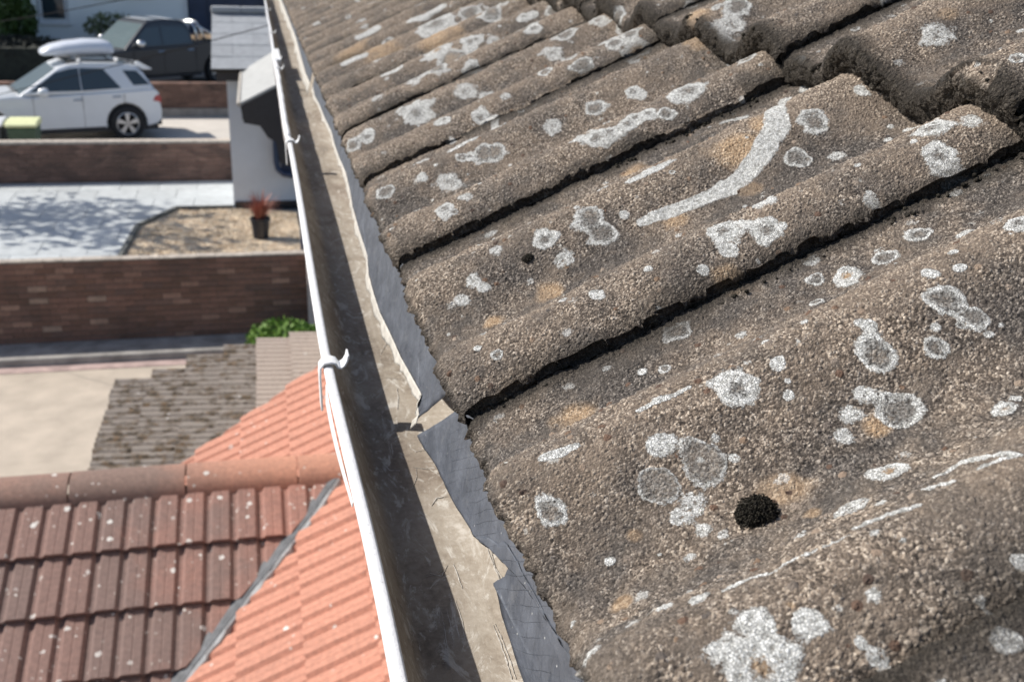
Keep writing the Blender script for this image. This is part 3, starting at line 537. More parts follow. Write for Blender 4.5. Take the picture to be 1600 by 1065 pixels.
# sleeve where two gutter lengths meet, loose white lip below the rim
m = MB()
vs = []
for i in range(40):
    y = 1.9+i*.035; d = .0015*mn.noise(Vector((y*9, 0, 0)))
    for (x, z) in ((.0445, -.3385), (.0470, -.3350), (.0530, -.3350), (.0555, -.339), (.0520, -.3420), (.0450, -.366)): vs.append((x+gx(y)+d, y, z+d))
m.add(vs, [(i*6+k, i*6+(k+1) % 6, (i+1)*6+(k+1) % 6, (i+1)*6+k) for i in range(39) for k in range(6)] + [(0, 1, 2, 3, 4, 5), tuple(range(39*6, 40*6))]); m.build('joint_sleeve', M_RIM, gut, smooth=True)
MB().box(.0375, .0585, 3.07, 3.36, -.368, -.3335).build('union_bracket', M_WHITE, gut, bevel=.002)
# loose strip hanging on the outside near the first bracket
m = MB(); vs = []
for i in range(24):
    y = .80-i*.0085; s = math.sin(math.pi*i/23); x = .0466+gx(y)-.0012*s
    zl = -.360+.014*i/23; vs += [(x, y, -.343), (x-.0006, y, -.343), (x-.001, y, zl), (x-.0004, y, zl)]
m.add(vs, [(i*4+k, i*4+(k+1) % 4, (i+1)*4+(k+1) % 4, (i+1)*4+k) for i in range(23) for k in range(4)] + [(0, 1, 2, 3), (92, 93, 94, 95)]); m.build('loose_strip', M_WHITE, gut)
# chalky scratch marks rubbed into the floor
m = MB(); g = random.Random(3)
for ln in SCR:
    pts = [Vector((p[0], p[1], 0)) for p in ln]; fine = []
    for a, b in zip(pts[:-1], pts[1:]):
        for s in range(6): fine.append(a.lerp(b, s/6))
    fine.append(pts[-1]); wd0 = g.choice([.00018, .0003, .0005]); prev = None; vs = []
    for i, p in enumerate(fine):
        d = (fine[min(i+1, len(fine)-1)]-fine[max(0, i-1)]).normalized(); nn = Vector((-d.y, d.x, 0)); p = p + nn*.0005*mn.noise(p*300); wd = wd0*(.35+1.1*abs(mn.noise(p*500)))*math.sin(math.pi*(i+.7)/(len(fine)+.6))
        for q in (p-nn*wd, p+nn*wd): vs += [(q.x, q.y, -.38765), (q.x, q.y, -.3880)]
    n = len(fine); m.add(vs, [(i*4, i*4+2, i*4+6, i*4+4) for i in range(n-1)] + [(i*4, i*4+4, i*4+5, i*4+1) for i in range(n-1)] + [(i*4+2, i*4+3, i*4+7, i*4+6) for i in range(n-1)])
stuff(m.build('scratch_marks', M_SCR, gut))

# torn plastic underlay hanging from under the tiles into the gutter
def flapx(u): return .112-.225*u
def flap(name, bot, top, mat, label, fringe=None, seed=0):
    nr = 26; vs = []; n = len(bot)*5-4; P = []
    for i in range(len(bot)-1):
        for s in range(5): P.append((bot[i][0]+(bot[i+1][0]-bot[i][0])*s/5, bot[i][1]+(bot[i+1][1]-bot[i][1])*s/5))
    P.append(tuple(bot[-1])); n = len(P)
    m = MB(); g = MB()
    for i, (yb, ub) in enumerate(P):
        f = i/(n-1); yt = top[0]+(top[1]-top[0])*f; jit = .0006*mn.noise(Vector((i*.9, seed, 0)))
        for k in range(nr+1):
            t = k/nr; u = -.012+(ub+.012)*t; yy = yt+(yb-yt)*max(0, t)**1.1 + jit*t
            rip = .0008*mn.noise(Vector((yy*26, u*50, seed)))*t + .0005*mn.noise(Vector((yy*110, u*40, seed)))
            vs.append((flapx(u)+rip, yy, -.27-u+jit*t))
    m.add(vs, [(i*(nr+1)+k, (i+1)*(nr+1)+k, (i+1)*(nr+1)+k+1, i*(nr+1)+k+1) for i in range(n-1) for k in range(nr)])
    o = m.build(name, mat, None, smooth=True); md = o.modifiers.new('thick', 'SOLIDIFY'); md.thickness = .0005
    if fringe:
        vs = []
        for i, (yb, ub) in enumerate(P):
            fr = fringe*(.55+.9*abs(mn.noise(Vector((yb*13, 4, seed))))+ .5*max(0, mn.noise(Vector((yb*48, 9, seed)))))
            for k in range(5):
                u = ub-.001+fr*k/4; vs.append((flapx(u)-.0012+.002*mn.noise(Vector((yb*60, u*90, 7)))*k/4, yb, -.27-u))
        g.add(vs, [(i*5+k, (i+1)*5+k, (i+1)*5+k+1, i*5+k+1) for i in range(n-1) for k in range(4)])
        q = g.build('torn_fringe', M_FRINGE, o, smooth=True); md = q.modifiers.new('thick', 'SOLIDIFY'); md.thickness = .0004
    return tag(o, label, 'underlay', 'torn strips of roof underlay')
flap('torn_underlay', [[-.2, .04], [.1, .043]]+NEAR, (-.2, .572), M_FELT, 'nearest dark grey plastic underlay strip with a bite torn from its edge', None, 1)
flap('torn_underlay', FAR, (.602, 2.27), M_FELT, 'middle dark grey underlay strip hanging beyond the torn gap', .011, 2)
flap('torn_underlay', [[2.36, .036]]+FAR2+[[4.4, .02], [6.5, .02]], (2.36, 6.5), M_FELT, 'farthest thin underlay strip at the distant end of the gutter', .032, 3)
# ------------------------------------------------------------------ lower tiled roofs
PW = .1015
def clay_tile(width=.203, length=.38, panels=2, hgt=.013, th=.010, sh=(.10, .22, .84, .97)):
    pts = []
    for p in range(panels):
        a = p*width/panels; b = width/panels
        for f, h in ((0, 0), (sh[0], 0), (sh[1], hgt), ((sh[1]+sh[2])/2-.03, hgt), ((sh[1]+sh[2])/2, hgt*.86), ((sh[1]+sh[2])/2+.03, hgt), (sh[2], hgt), (sh[3], 0)): pts.append((a+b*f, h))
    pts.append((width*.995, 0)); return pts
def tile_mesh(pts, length, t0, th, clip=None, rots=None):
    n = len(pts); vs = []
    for yy, dz in ((0, t0), (length, 0)):
        vs += [(x, yy, z+dz) for x, z in pts] + [(x, yy, z*.9+dz-th) for x, z in pts]
    N = 2*n; fs = []
    for k in range(n-1): fs += [(k, k+1, N+k+1, N+k), (n+k+1, n+k, N+n+k, N+n+k+1), (k+1, k, n+k, n+k+1), (N+k, N+k+1, N+n+k+1, N+n+k)]
    fs += [(0, N, N+n, n), (n-1, 2*n-1, N+2*n-1, N+n-1)]
    return vs, fs
def lay_tiles(parent, org, dx, dy, gauge, width, cols, rows, mat, pts, length, t0=.016, th=.010, clips=(), keep=None, matf=None, jit=.0015, seed=1):
    g = random.Random(seed); dx = Vector(dx).normalized(); dy = Vector(dy).normalized(); dz = dx.cross(dy).normalized(); org = Vector(org)
    vs, fs = tile_mesh(pts, length, t0, th); base = {}
    for r in rows:
        for c in cols:
            o3 = org + dx*(c*width) + dy*(r*gauge) + dz*g.uniform(-jit, jit) + dy*g.uniform(-jit, jit)*2 + dx*g.uniform(-jit, jit)
            cen = o3 + dx*width/2 + dy*gauge/2
            if keep and not keep(cen, r, c): continue
            R = Matrix((dx, dy, dz)).transposed().to_4x4(); M = Matrix.Translation(o3) @ R
            wv = [M @ Vector(v) for v in vs]; cut = []
            out = False
            for (p, nn) in clips:
                p = Vector(p); nn = Vector(nn).normalized(); d = [(v-p).dot(nn) for v in wv]
                if max(d) < .004: out = True
                elif min(d) < 0: cut.append((p, nn))
            if out: continue
            mt = matf(r, c) if matf else mat
            if not cut:
                if mt.name not in base:
                    me = bpy.data.meshes.new('roof_tile'); me.from_pydata(vs, [], fs); me.materials.append(mt); base[mt.name] = me
                o = bpy.data.objects.new('roof_tile', base[mt.name]); COL.objects.link(o)
                o.rotation_euler = R.to_euler(); _par(o, parent, o3)
            else:
                bm = bmesh.new(); bv = [bm.verts.new(v-o3) for v in wv]
                for f in fs: bm.faces.new([bv[i] for i in f])
                for (p, nn) in cut:
                    res = bmesh.ops.bisect_plane(bm, geom=bm.verts[:]+bm.edges[:]+bm.faces[:], plane_co=p-o3, plane_no=nn, clear_inner=True)
                    ed = [e for e in bm.edges if e.is_boundary]
                    if ed: bmesh.ops.holes_fill(bm, edges=ed)
                if len(bm.faces) < 4: bm.free(); continue
                me = bpy.data.meshes.new('roof_tile'); bm.to_mesh(me); bm.free(); me.materials.append(mt)
                o = bpy.data.objects.new('roof_tile', me); COL.objects.link(o); _par(o, parent, o3)
J = Vector((.2847, 4.059, -2.1457)); VN = Vector((-.365, 3.22, -2.487))
T1 = math.atan2(J.z-VN.z, J.x-VN.x); T2 = math.atan2(J.z-VN.z, J.y-VN.y)
ext = thing('house_extension', (-.6, 3.2, -5), 'single storey extension with red and orange ribbed tile roofs below the gutter', 'extension')
d1 = Vector((math.cos(T1), 0, math.sin(T1))); n1 = Vector((-math.sin(T1), 0, math.cos(T1)))
d2 = Vector((0, math.cos(T2), math.sin(T2))); n2 = Vector((0, -math.sin(T2), math.cos(T2)))
vd = (VN-J).normalized()
sideN = vd.cross(Vector((0, 0, 1))).normalized()      # horizontal normal of the valley plane
if sideN.x < 0: sideN = -sideN                         # points to +x : orange side
PT = clay_tile()
# side slope (faces away from the house wall)
b1 = MB()
def PL(p, n, off=-.02): return Vector(p)+n*off
e1 = [J+d1*.25+Vector((0, y, 0)) for y in (-2.6, 1.5)]
b1.add([tuple(PL(q, n1, o)) for o in (-.012, -.045) for q in (J+d1*.25+Vector((0, -2.9, 0)), J+d1*.25+Vector((0, 1.30, 0)), J-d1*.02+Vector((0, 1.2, 0)), J-d1*1.2+Vector((0, .76, 0)), J-d1*1.25+Vector((0, -2.9, 0)))],
       [(0, 1, 2, 3, 4), (9, 8, 7, 6, 5), (0, 5, 6, 1), (1, 6, 7, 2), (2, 7, 8, 3), (3, 8, 9, 4), (4, 9, 5, 0)])
slope1 = b1.build('side_slope', M_DECK, ext)
# far edge of the orange slope runs diagonally down to the ridge
FA = J + d1*.3 + Vector((0, 1.37, 0)); FB = J - d1*1.3 + Vector((0, .77, 0))
fd = (FB-FA); fn = fd.cross(n1).normalized()
if fn.y > 0: fn = -fn
lay_tiles(slope1, J-d1*1.26+Vector((0, -1.7, 0)), (0, -1, 0), d1, .262, .203, range(-15, 7), range(0, 6), M_CLAY2, PT, .30, .014, .009,
          clips=[(J+Vector((0, 0, 0)), sideN)] if False else [], keep=lambda c, r, k: ((c-J).dot(sideN) > -.12 or c.y > J.y-.05) and (c-FA).dot(fn) > -.10 and (c.y < J.y or (c-J).dot(d1) > -1.3), seed=2) if False else None
def lay_side():
    # near part: beside the valley
    lay_tiles(slope1, J-d1*1.30+Vector((0, .0, 0)), (0, -1, 0), d1, .262, .203, range(0, 13), range(0, 6), M_CLAY2, PT, .30, .021, .013, clips=[(J, sideN)], seed=2)
    # far part: beyond the ridge, up to the diagonal edge
    lay_tiles(slope1, J-d1*1.30+Vector((0, .0, 0)), (0, -1, 0), d1, .262, .203, range(-8, 0), range(0, 6), M_CLAY2, PT, .30, .021, .013, clips=[(FA, fn)], seed=3)
lay_side()
# cross slope, faces the camera
b2 = MB(); xr = -1.75
eave = 2.2
b2.add([tuple(Vector(q)+n2*o) for o in (-.012, -.045) for q in (J, J+Vector((xr-J.x, 0, 0)), J+Vector((xr-J.x, 0, 0))-d2*eave, J+vd*(eave*math.cos(T2)/abs(vd.y)))],
       [(0, 1, 2, 3), (7, 6, 5, 4), (0, 4, 5, 1), (1, 5, 6, 2), (2, 6, 7, 3), (3, 7, 4, 0)])
slope2 = b2.build('cross_slope', M_DECK, ext)
b3 = MB(); n3 = Vector((0, math.sin(.6), math.cos(.6))); b3.add([tuple(Vector(q)) for q in (J+Vector((0, .01, -.02)), J+Vector((xr-J.x, .01, -.02)), J+Vector((xr-J.x, 1.0, -.75)), J+Vector((-1.1, 1.0, -.75)), J+Vector((0, .01, -.05)), J+Vector((xr-J.x, .01, -.05)), J+Vector((xr-J.x, 1.0, -.78)), J+Vector((-1.1, 1.0, -.78)))],
       [(0, 1, 2, 3), (7, 6, 5, 4), (0, 4, 5, 1), (1, 5, 6, 2), (2, 6, 7, 3), (3, 7, 4, 0)]); b3.build('back_slope', M_CLAY1, ext)
G2 = .27
lay_tiles(slope2, J+Vector((.03, 0, .012))-d2*(G2*8+.075)-Vector((.203*10, 0, 0)), (1, 0, 0), d2, G2, .203, range(0, 11), range(0, 8), M_CLAY1, PT, G2+.035, .026, .014, clips=[(J+n2*.0, -sideN)], seed=4)
# ridge tiles
def half_round(x0, x1, r, y, z, name, mat, parent, droop=0):
    m = MB(); vs = []; n = 14
    for x in (x0, x1):
        for rr in (r, r-.014):
            for k in range(n+1):
                a = math.pi*(-.02+1.04*k/n); vs.append((x, y+rr*math.cos(a)*1.0, z+rr*math.sin(a)*.8))
    N = n+1; fs = []
    for k in range(n): fs += [(k, k+1, 2*N+k+1, 2*N+k), (N+k+1, N+k, 3*N+k, 3*N+k+1), (k+1, k, N+k, N+k+1), (2*N+k, 2*N+k+1, 3*N+k+1, 3*N+k)]
    fs += [(0, 2*N, 3*N, N), (n, N+n, 3*N+n, 2*N+n)]
    m.add(vs, fs); return m.build(name, mat, parent, smooth=False, bevel=.003)
ridge_z = J.z-.022
for i, x1 in enumerate((.36, .07, -.38, -.83, -1.28)):
    x0 = (.0725, -.3775, -.8275, -1.2775, -1.68)[i]
    half_round(x0+.0015, x1-.0015, .108, J.y+.02+rng.uniform(-.003, .003), ridge_z+rng.uniform(-.003, .003), 'ridge_tile', M_RIDGE, slope2)
# valley: lead and ragged mortar; its dark left margin stands in for shadow
m = MB(); vs = []; n = 90; Lv = 2.6; sd = (n1.cross(vd)).normalized()
if sd.x < 0: sd = -sd
for i in range(n+1):
    p = J + vd*(Lv*i/n) + n1*.030; wv = .036+.012*i/n + .016*mn.noise(Vector((i*.22, 3, 0))) + .008*mn.noise(Vector((i*.9, 5, 0))); k = min(1, .35+i/14)
    vs += [tuple(p - sd*.030 + n1*.012), tuple(p + sd*wv*.45*k + n1*.012), tuple(p+sd*wv*k+n1*.006), tuple(p+sd*wv*k-n1*.02), tuple(p-sd*.030-n1*.02)]
m.add(vs, [(i*5+k, i*5+(k+1) % 5, (i+1)*5+(k+1) % 5, (i+1)*5+k) for i in range(n) for k in range(5)] + [(0, 1, 2, 3, 4), tuple(range(n*5, n*5+5))])
m.build('valley_mortar_shade', M_LEAD, ext)
m = MB(); vs = []
for i in range(n+1):
    p = J + vd*(Lv*i/n) + n1*.026; a = .030+.010*i/n + .010*mn.noise(Vector((i*.22, 3, 0))); b = a + .016 + .022*max(0, mn.noise(Vector((i*.35, 8, 0)))+.1) + .006*mn.noise(Vector((i*1.1, 5, 0))); k = min(1, .35+i/14)
    vs += [tuple(p + sd*a*k + n1*.004), tuple(p + sd*(a+b)*.5*k + n1*.008), tuple(p + sd*b*k + n1*.001), tuple(p + sd*b*k - n1*.03), tuple(p + sd*a*k - n1*.03)]
m.add(vs, [(i*5+k, i*5+(k+1) % 5, (i+1)*5+(k+1) % 5, (i+1)*5+k) for i in range(n) for k in range(5)] + [(0, 1, 2, 3, 4), tuple(range(n*5, n*5+5))])
m.build('mortar_edge', simple('pale_grey_mortar', (.36, .37, .38), .9, .3, 20, .003, 60), ext)
# walls under the extension
MB().box(-1.1, .43, 1.2, 4.6, -5, -2.95).build('wall', M_RENDERD, ext)

# ------------------------------------------------------------------ low mossy grey roof beyond
bay = thing('bay_roof', (-.4, 8.0, -5), 'low grey tiled roof thick with moss at its lower end, beyond the orange roof', 'roof')
T3 = math.radians(6.5); d3 = Vector((math.cos(T3), 0, math.sin(T3))); n3_ = Vector((-math.sin(T3), 0, math.cos(T3)))
O3 = Vector((-1.31, 8.7, -3.63)); gz = .292
PT3 = clay_tile(.2, .3, 2, .018, .010, (.05, .2, .6, .8))
steps = [8.70, 8.82, 9.0, 9.12, 9.17, 9.2]; m = MB()
for i in range(6):
    a = O3 + d3*(gz*i); b = O3+d3*(gz*(i+1)); y1 = steps[i]-.06
    m.add([tuple(Vector((q.x, y, q.z))+n3_*o) for o in (-.012, -.06) for q, y in ((a, 6.2), (b, 6.2), (b, y1), (a, y1))], [(0, 1, 2, 3), (7, 6, 5, 4), (0, 4, 5, 1), (1, 5, 6, 2), (2, 6, 7, 3), (3, 7, 4, 0)])
sl3 = m.build('roof_slope', M_DECK, bay)
for i in range(6):
    lay_tiles(sl3, Vector((O3.x, steps[i], O3.z)) + Vector((0, 0, .0)), (0, -1, 0), d3, gz, .2, range(0, 12), [i], M_GPALE, PT3, gz+.03, .05, .03,
              matf=(lambda r, c: M_GPALE) if i >= 4 else (lambda r, c: M_GMOSS), seed=20+i, jit=.006 if i < 4 else .002)
g = random.Random(5); m = MB(); iv, if_ = ico(1, 1)
for _ in range(420):
    s = g.random()**1.3*4.0*gz; y = g.uniform(6.8, 9.0)
    if mn.noise(Vector((s*4, y*3.5, 2))) < -.02: continue
    i = min(5, int(s/gz)); 
    if y > steps[i]-.03: continue
    p = O3 + d3*s + n3_*.028; r_ = g.uniform(.005, .014)
    m.add([(p.x+u[0]*r_*1.5, y+u[1]*r_, p.z+u[2]*r_*.5) for u in iv], if_)
stuff(m.build('roof_moss', simple('brown_roof_moss', (.15, .115, .08), 1, .7, 15), bay, smooth=True))
MB().box(-1.0, .40, 6.3, 8.5, -5, -3.72).build('wall', M_RENDERD, bay)

# ------------------------------------------------------------------ ground
def sheet(name, x0, x1, y0, y1, z, mat, th=.3):
    return struct(MB().box(x0, x1, y0, y1, z-th, z).build(name, mat))
sheet('ground', -300, 300, -200, 500, -5.25, M_ROAD)
sheet('lower_paving', -14, .44, -8, 12.52, -5.0, M_PAVE, .2)
sheet('pink_edging', -14, .44, 12.523, 12.72, -4.992, M_PINK, .2)
struct(MB().box(-14, .62, 12.723, 13.28, -5.2, -4.90).build('concrete_plinth', M_KERB, bevel=.02))
sheet('middle_terrace', -14, .9, 13.43, 18.36, -4.03, M_JOINT, .9)
sheet('driveway', -16, 4, 18.62, 26.3, -4.2, M_DRIVE, .8)
sheet('upper_road', -30, 9, 26.62, 60, -3.9, M_ROAD, 1)
# brick walls
def brick_wall(name, x0, x1, yf, z0, z1, th, label, each=True, lim=300, course=.075, bw=.225):
    t = thing(name, ((x0+x1)/2, yf+th/2, z0), label, 'wall')
    MB().box(x0, x1, yf+.008, yf+th, z0, z1).build('mortar_core', M_MORT, t)
    nc = int(round((z1-z0)/course)); me = None; big = MB(); cnt = 0; g = random.Random(len(name)+int(yf))
    bricks = []
    for r in range(nc):
        off = (r % 2)*bw/2
        x = x1 - off
        if off: bricks.append((x1-off+.006, x1-.002, z0+r*course))
        while x > x0+.05:
            bricks.append((max(x0, x-bw+.006), x, z0+r*course)); x -= bw
    bricks.sort(key=lambda b: -b[0])
    for (a, b, z) in bricks:
        dy = g.uniform(-.004, .004)
        if each and cnt < lim and b-a > .1:
            key = round(b-a, 3)
            if me is None: me = {}
            if key not in me:
                q = MB().box(a-(a+b)/2, b-(a+b)/2, -.02, .02, -.032, .032); mm = bpy.data.meshes.new('brick'); mm.from_pydata(q.V, [], q.F); mm.materials.append(M_BRICK); me[key] = mm
            o = bpy.data.objects.new('brick', me[key]); COL.objects.link(o); _par(o, t, ((a+b)/2, yf+.018+dy, z+.036)); o.rotation_euler.z = g.uniform(-.01, .01); cnt += 1
        else: big.box(a, b, yf-.002+dy, yf+.03, z+.004, z+.068)
    if big.V: 
        o = big.build('brickwork', M_BRICKS, t); stuff(o)
    return t
w2 = brick_wall('brick_retaining_wall', -4.6, .46, 13.3, -5.0, -3.875, .12, 'dark brown brick retaining wall below the grey slab terrace')
m = MB()
for i in range(23):
    x = .46-i*.226; MB().box(x-.222, x, 13.29, 13.42, -3.872, -3.85-rng.uniform(0, .006)).build('coping_brick', M_COPE, w2)
w1 = brick_wall('brick_garden_wall', -14, -.3, 18.4, -4.05, -3.375, .2, 'low brick wall between the slab terrace and the driveway', False)
MB().box(-14, -.3, 18.39, 18.61, -3.372, -3.33).build('coping', M_COPE, w1, bevel=.01)
w0 = brick_wall('brick_parking_wall', -10, 1.5, 26.35, -4.2, -3.46, .22, 'short reddish brick wall behind the driveway, in front of the pickup', False)
MB().box(-10, 1.5, 26.30, 26.45, -4.2, -4.0).build('footing', M_KERB, w0)
MB().box(-10, 1.5, 26.34, 26.58, -3.457, -3.42).build('coping', M_BRICKS, w0, bevel=.01)
# terrace slabs
terr = thing('slab_paving', (-2.2, 16, -4.03), 'pale grey paving slabs in dappled shade on the terrace above the brick wall', 'paving')
base = {}
for r in range(8):
    y = 18.35-.608*(r+1); off = (.3 if r % 2 else 0)
    for c in range(14):
        x1 = -.50-off-.608*c+ (.304 if off and c == 0 else 0); x0 = -.50-off-.608*(c+1)+.006
        if y < 13.40: continue
        if x1 > -1.75 and y < 16.45:
            lim = -1.80 if y < 15.3 else (-1.62 if y < 15.9 else -1.32)
            if x0 > lim: continue
            x1 = min(x1, lim)
        if x1-x0 < .1: continue
        MB().box(x0, x1, max(y+.006, 13.44), y+.606, -4.03, -4.0+rng.uniform(-.002, .002)).build('paving_slab', M_SLAB, terr, bevel=.004, seg=1)
# gravel bed and edging
bed = [(-.5, 16.33), (-1.32, 16.33), (-1.78, 15.35), (-1.86, 13.43), (.44, 13.43), (.44, 16.1)]
m = MB(); m.prism([(p[0], p[1]) for p in bed], -4.02, -4.0, ax='z'); struct(m.build('gravel_bed', M_GRAV))
m = MB(); g = random.Random(9)
def inpoly(x, y, P):
    c = False; j = len(P)-1
    for i in range(len(P)):
        if (P[i][1] > y) != (P[j][1] > y) and x < (P[j][0]-P[i][0])*(y-P[i][1])/(P[j][1]-P[i][1])+P[i][0]: c = not c
        j = i
    return c
ov = [(0, 0, 1), (1, 0, 0), (0, 1, 0), (-1, 0, 0), (0, -1, 0)]; of = [(0, 1, 2), (0, 2, 3), (0, 3, 4), (0, 4, 1)]
for _ in range(14000):
    x = g.uniform(-1.9, .44); y = g.uniform(13.43, 16.33)
    if not inpoly(x, y, bed): continue
    s = g.uniform(.010, .022); a = g.uniform(0, 1.5)
    m.add([(x+s*(u[0]*math.cos(a)-u[1]*math.sin(a)), y+s*(u[0]*math.sin(a)+u[1]*math.cos(a)), -4.0+u[2]*s*.9) for u in ov], of)
tag(stuff(m.build('gravel', M_GRAV)), 'golden gravel in the angular bed beside the slabs', 'gravel')
m = MB(); ed = [(-.5, 16.36), (-1.33, 16.36), (-1.80, 15.36), (-1.88, 13.6), (-2.1, 13.56)]
for a, b in zip(ed[:-1], ed[1:]):
    a = Vector((*a, 0)); b = Vector((*b, 0)); d = (b-a).normalized(); nn = Vector((-d.y, d.x, 0))*.03
    m.add([tuple(q+Vector((0, 0, z))) for z in (-4.03, -3.95) for q in (a-nn, b-nn+d*.01, b+nn+d*.01, a+nn)], [(0, 1, 2, 3), (7, 6, 5, 4), (0, 4, 5, 1), (1, 5, 6, 2), (2, 6, 7, 3), (3, 7, 4, 0)])
tag(m.build('bed_edging', M_EDGE), 'dark low edging board between slabs and gravel', 'edging')
# rendered pier at the wall end
tag(MB().box(.455, .60, 13.12, 13.27, -4.9, -3.80).build('rendered_pier', simple('pinkish_render', (.52, .45, .42), .9, .12, 4), bevel=.01), 'narrow pinkish pier at the right end of the brown brick wall', 'pier')
tag(MB().tube([(.45, 13.9, -4), (.45, 13.9, -1.5)], .04, 10).build('navy_downpipe', M_NAVY), 'thin navy pipe at the right edge of the gravel bed', 'pipe')

# ------------------------------------------------------------------ plants
def leaf_bush(m, c, R, n, ls, g, flat=1, up=.3, mi=0, shape=None):
    for _ in range(n):
        while True:
            u = Vector((g.uniform(-1, 1), g.uniform(-1, 1), g.uniform(-1, 1)))
            if u.length < 1 and u.length > .35 and mn.noise(u*2.2+Vector(c)) > -.28: break
        p = Vector(c)+Vector((u.x*R[0], u.y*R[1], u.z*R[2])); d = Vector((g.gauss(0, 1), g.gauss(0, 1), g.gauss(up, 1))).normalized(); s = ls*g.uniform(.6, 1.3)
        a = d.cross(Vector((g.gauss(0, 1), g.gauss(0, 1), g.gauss(0, 1)))).normalized()*s*.42
        m.add([tuple(p), tuple(p+d*s*.5+a), tuple(p+d*s), tuple(p+d*s*.5-a)], [(0, 1, 2), (0, 2, 3)], mi)
def woody(m, p, top, r, n, g, spread):
    for _ in range(n):
        q = Vector(top)+Vector((g.uniform(-1, 1)*spread, g.uniform(-1, 1)*spread, g.uniform(-.3, .3)*spread)); mid = (Vector(p)+q)/2+Vector((g.uniform(-.1, .1), g.uniform(-.1, .1), .05))*spread
        m.tube([p, tuple(mid), tuple(q)], [r, r*.7, r*.3], 5)
g = random.Random(21)
def bush(name, base, c, R, n, ls, mat, label, cat):
    t = thing(name, base, label, cat); m = MB(); leaf_bush(m, c, R, n, ls, g); m.build('foliage', mat, t)
    m = MB(); woody(m, base, c, .012, 7, g, min(R)*.8); m.build('stems', simple('stem_bark', (.10, .07, .05)), t); return t
bush('leafy_shrub', (.16, 12.5, -4.93), (.15, 12.45, -4.70), (.48, .3, .24), 1500, .06, M_GREEN, 'small bright green shrub at the foot of the brown brick wall', 'shrub')
bush('garden_bush', (-6.5, 32.4, -3.9), (-6.45, 32.4, -2.55), (.55, .5, .75), 2600, .12, M_DKGREEN, 'green leafy bush beside the white bay at far left', 'bush')
t = thing('potted_plant', (-.10, 14.6, -4.0), 'red spiky plant in a black pot standing on the gravel', 'potted plant')
m = MB(); m.lathe([(.001, .0), (.105, .0), (.13, .24), (.14, .245), (.14, .28), (.125, .28), (.115, .22), (.001, .22)], (-.10, 14.6, -3.985), (0, 0, 1), 20); m.build('pot', M_BLACK, t, smooth=False)
m = MB(); g2 = random.Random(4)
for i in range(190):
    a = g2.uniform(0, 6.283); sp = g2.uniform(.05, .30); h = g2.uniform(.25, .52); pts = []
    for k in range(5):
        f = k/4; pts.append(Vector((-.10+math.cos(a)*(.03+sp*f**1.5), 14.6+math.sin(a)*(.03+sp*f**1.5), -3.77+h*(f-.35*f*f*(sp/.3))))) 
    sd_ = Vector((-math.sin(a), math.cos(a), 0))*.011
    m.add([tuple(p+sd_*1.2*(1-k/4.2)*s) for k, p in enumerate(pts) for s in (-1, 1)], [(2*k, 2*k+1, 2*k+3, 2*k+2) for k in range(4)])
m.build('foliage', M_RED, t)
# tree outside the frame on the left whose crown dapples the slabs
t = thing('garden_tree', (-7.6, 18.0, -4.2), 'garden tree left of the frame that dapples the grey slabs', 'tree')
m = MB(); g3 = random.Random(6)
for (c, R, n) in (((-7.4, 18.0, 1.2), (1.7, 1.5, 1.0), 330), ((-8.3, 18.6, 1.9), (1.2, 1.1, 1.0), 240), ((-7.1, 18.2, .2), (1.2, 1.3, .8), 180), ((-6.5, 17.0, 1.3), (.9, .9, .8), 130)): leaf_bush(m, c, R, n, .19, g3)
m.build('crown', M_DKGREEN, t)
m = MB(); m.tube([(-7.6, 18, -4.2), (-7.65, 18.05, -2), (-7.5, 18, .2), (-7.7, 18.2, 1.6)], [.14, .11, .08, .03], 9); woody(m, (-7.6, 18, -1), (-7.5, 18.1, 1), .05, 12, g3, 1.0); m.build('trunk', simple('bark', (.12, .09, .07)), t)
# ------------------------------------------------------------------ white porch block beside the gravel
nb = thing('neighbour_porch', (0, 17, -4), 'white rendered neighbour porch with grey tiled roof and black gable canopy', 'porch')
MB().box(-.49, 1.2, 16.4, 19.6, -4, -2.05).build('wall', M_RENDER, nb)
MB().box(-.47, 1.0, 16.365, 16.397, -4, -3.90).build('plinth', M_BLACK, nb)
MB().box(-.62, -.20, 16.12, 16.42, -2.06, -1.93).build('fascia', M_BLACK, nb)
# main grey slope with rows of tiles
ra = Vector((-.66, 16.0, -1.88)); rb = Vector((-.66, 17.6, -1.21)); rdir = (rb-ra).normalized(); rn = Vector((0, -rdir.z, rdir.y))
m = MB(); m.add([tuple(Vector((x, p.y, p.z))+rn*o) for o in (-.004, -.05) for x, p in ((-.68, ra), (1.2, ra), (1.2, rb), (-.68, rb))], [(0, 1, 2, 3), (7, 6, 5, 4), (0, 4, 5, 1), (1, 5, 6, 2), (2, 6, 7, 3), (3, 7, 4, 0)])
rf_ = m.build('roof', M_DECK, nb)
Lr = (rb-ra).length; 
flat = [(0, 0), (.298, 0)]
lay_tiles(rf_, Vector((-.68, ra.y, ra.z))+rn*.004, (1, 0, 0), rdir, Lr/5, .30, range(0, 6), range(0, 5), M_SLATE, flat, Lr/5+.03, .006, .006, seed=31)
for i in range(4): MB().box(-.69+i*.452, -.69+i*.452+.448, 17.52, 17.74, -1.215, -1.125).build('ridge_tile', M_SLATE, rf_, bevel=.02)
# back slope so that the roof is a roof
m = MB(); m.add([(-.68, 17.62, -1.22), (1.2, 17.62, -1.22), (1.2, 19.8, -1.95), (-.68, 19.8, -1.95), (-.68, 17.62, -1.28), (1.2, 17.62, -1.28), (1.2, 19.8, -2.0), (-.68, 19.8, -2.0)], [(0, 1, 2, 3), (7, 6, 5, 4), (0, 4, 5, 1), (1, 5, 6, 2), (2, 6, 7, 3), (3, 7, 4, 0)]); m.build('back_slope', M_SLATE, nb)
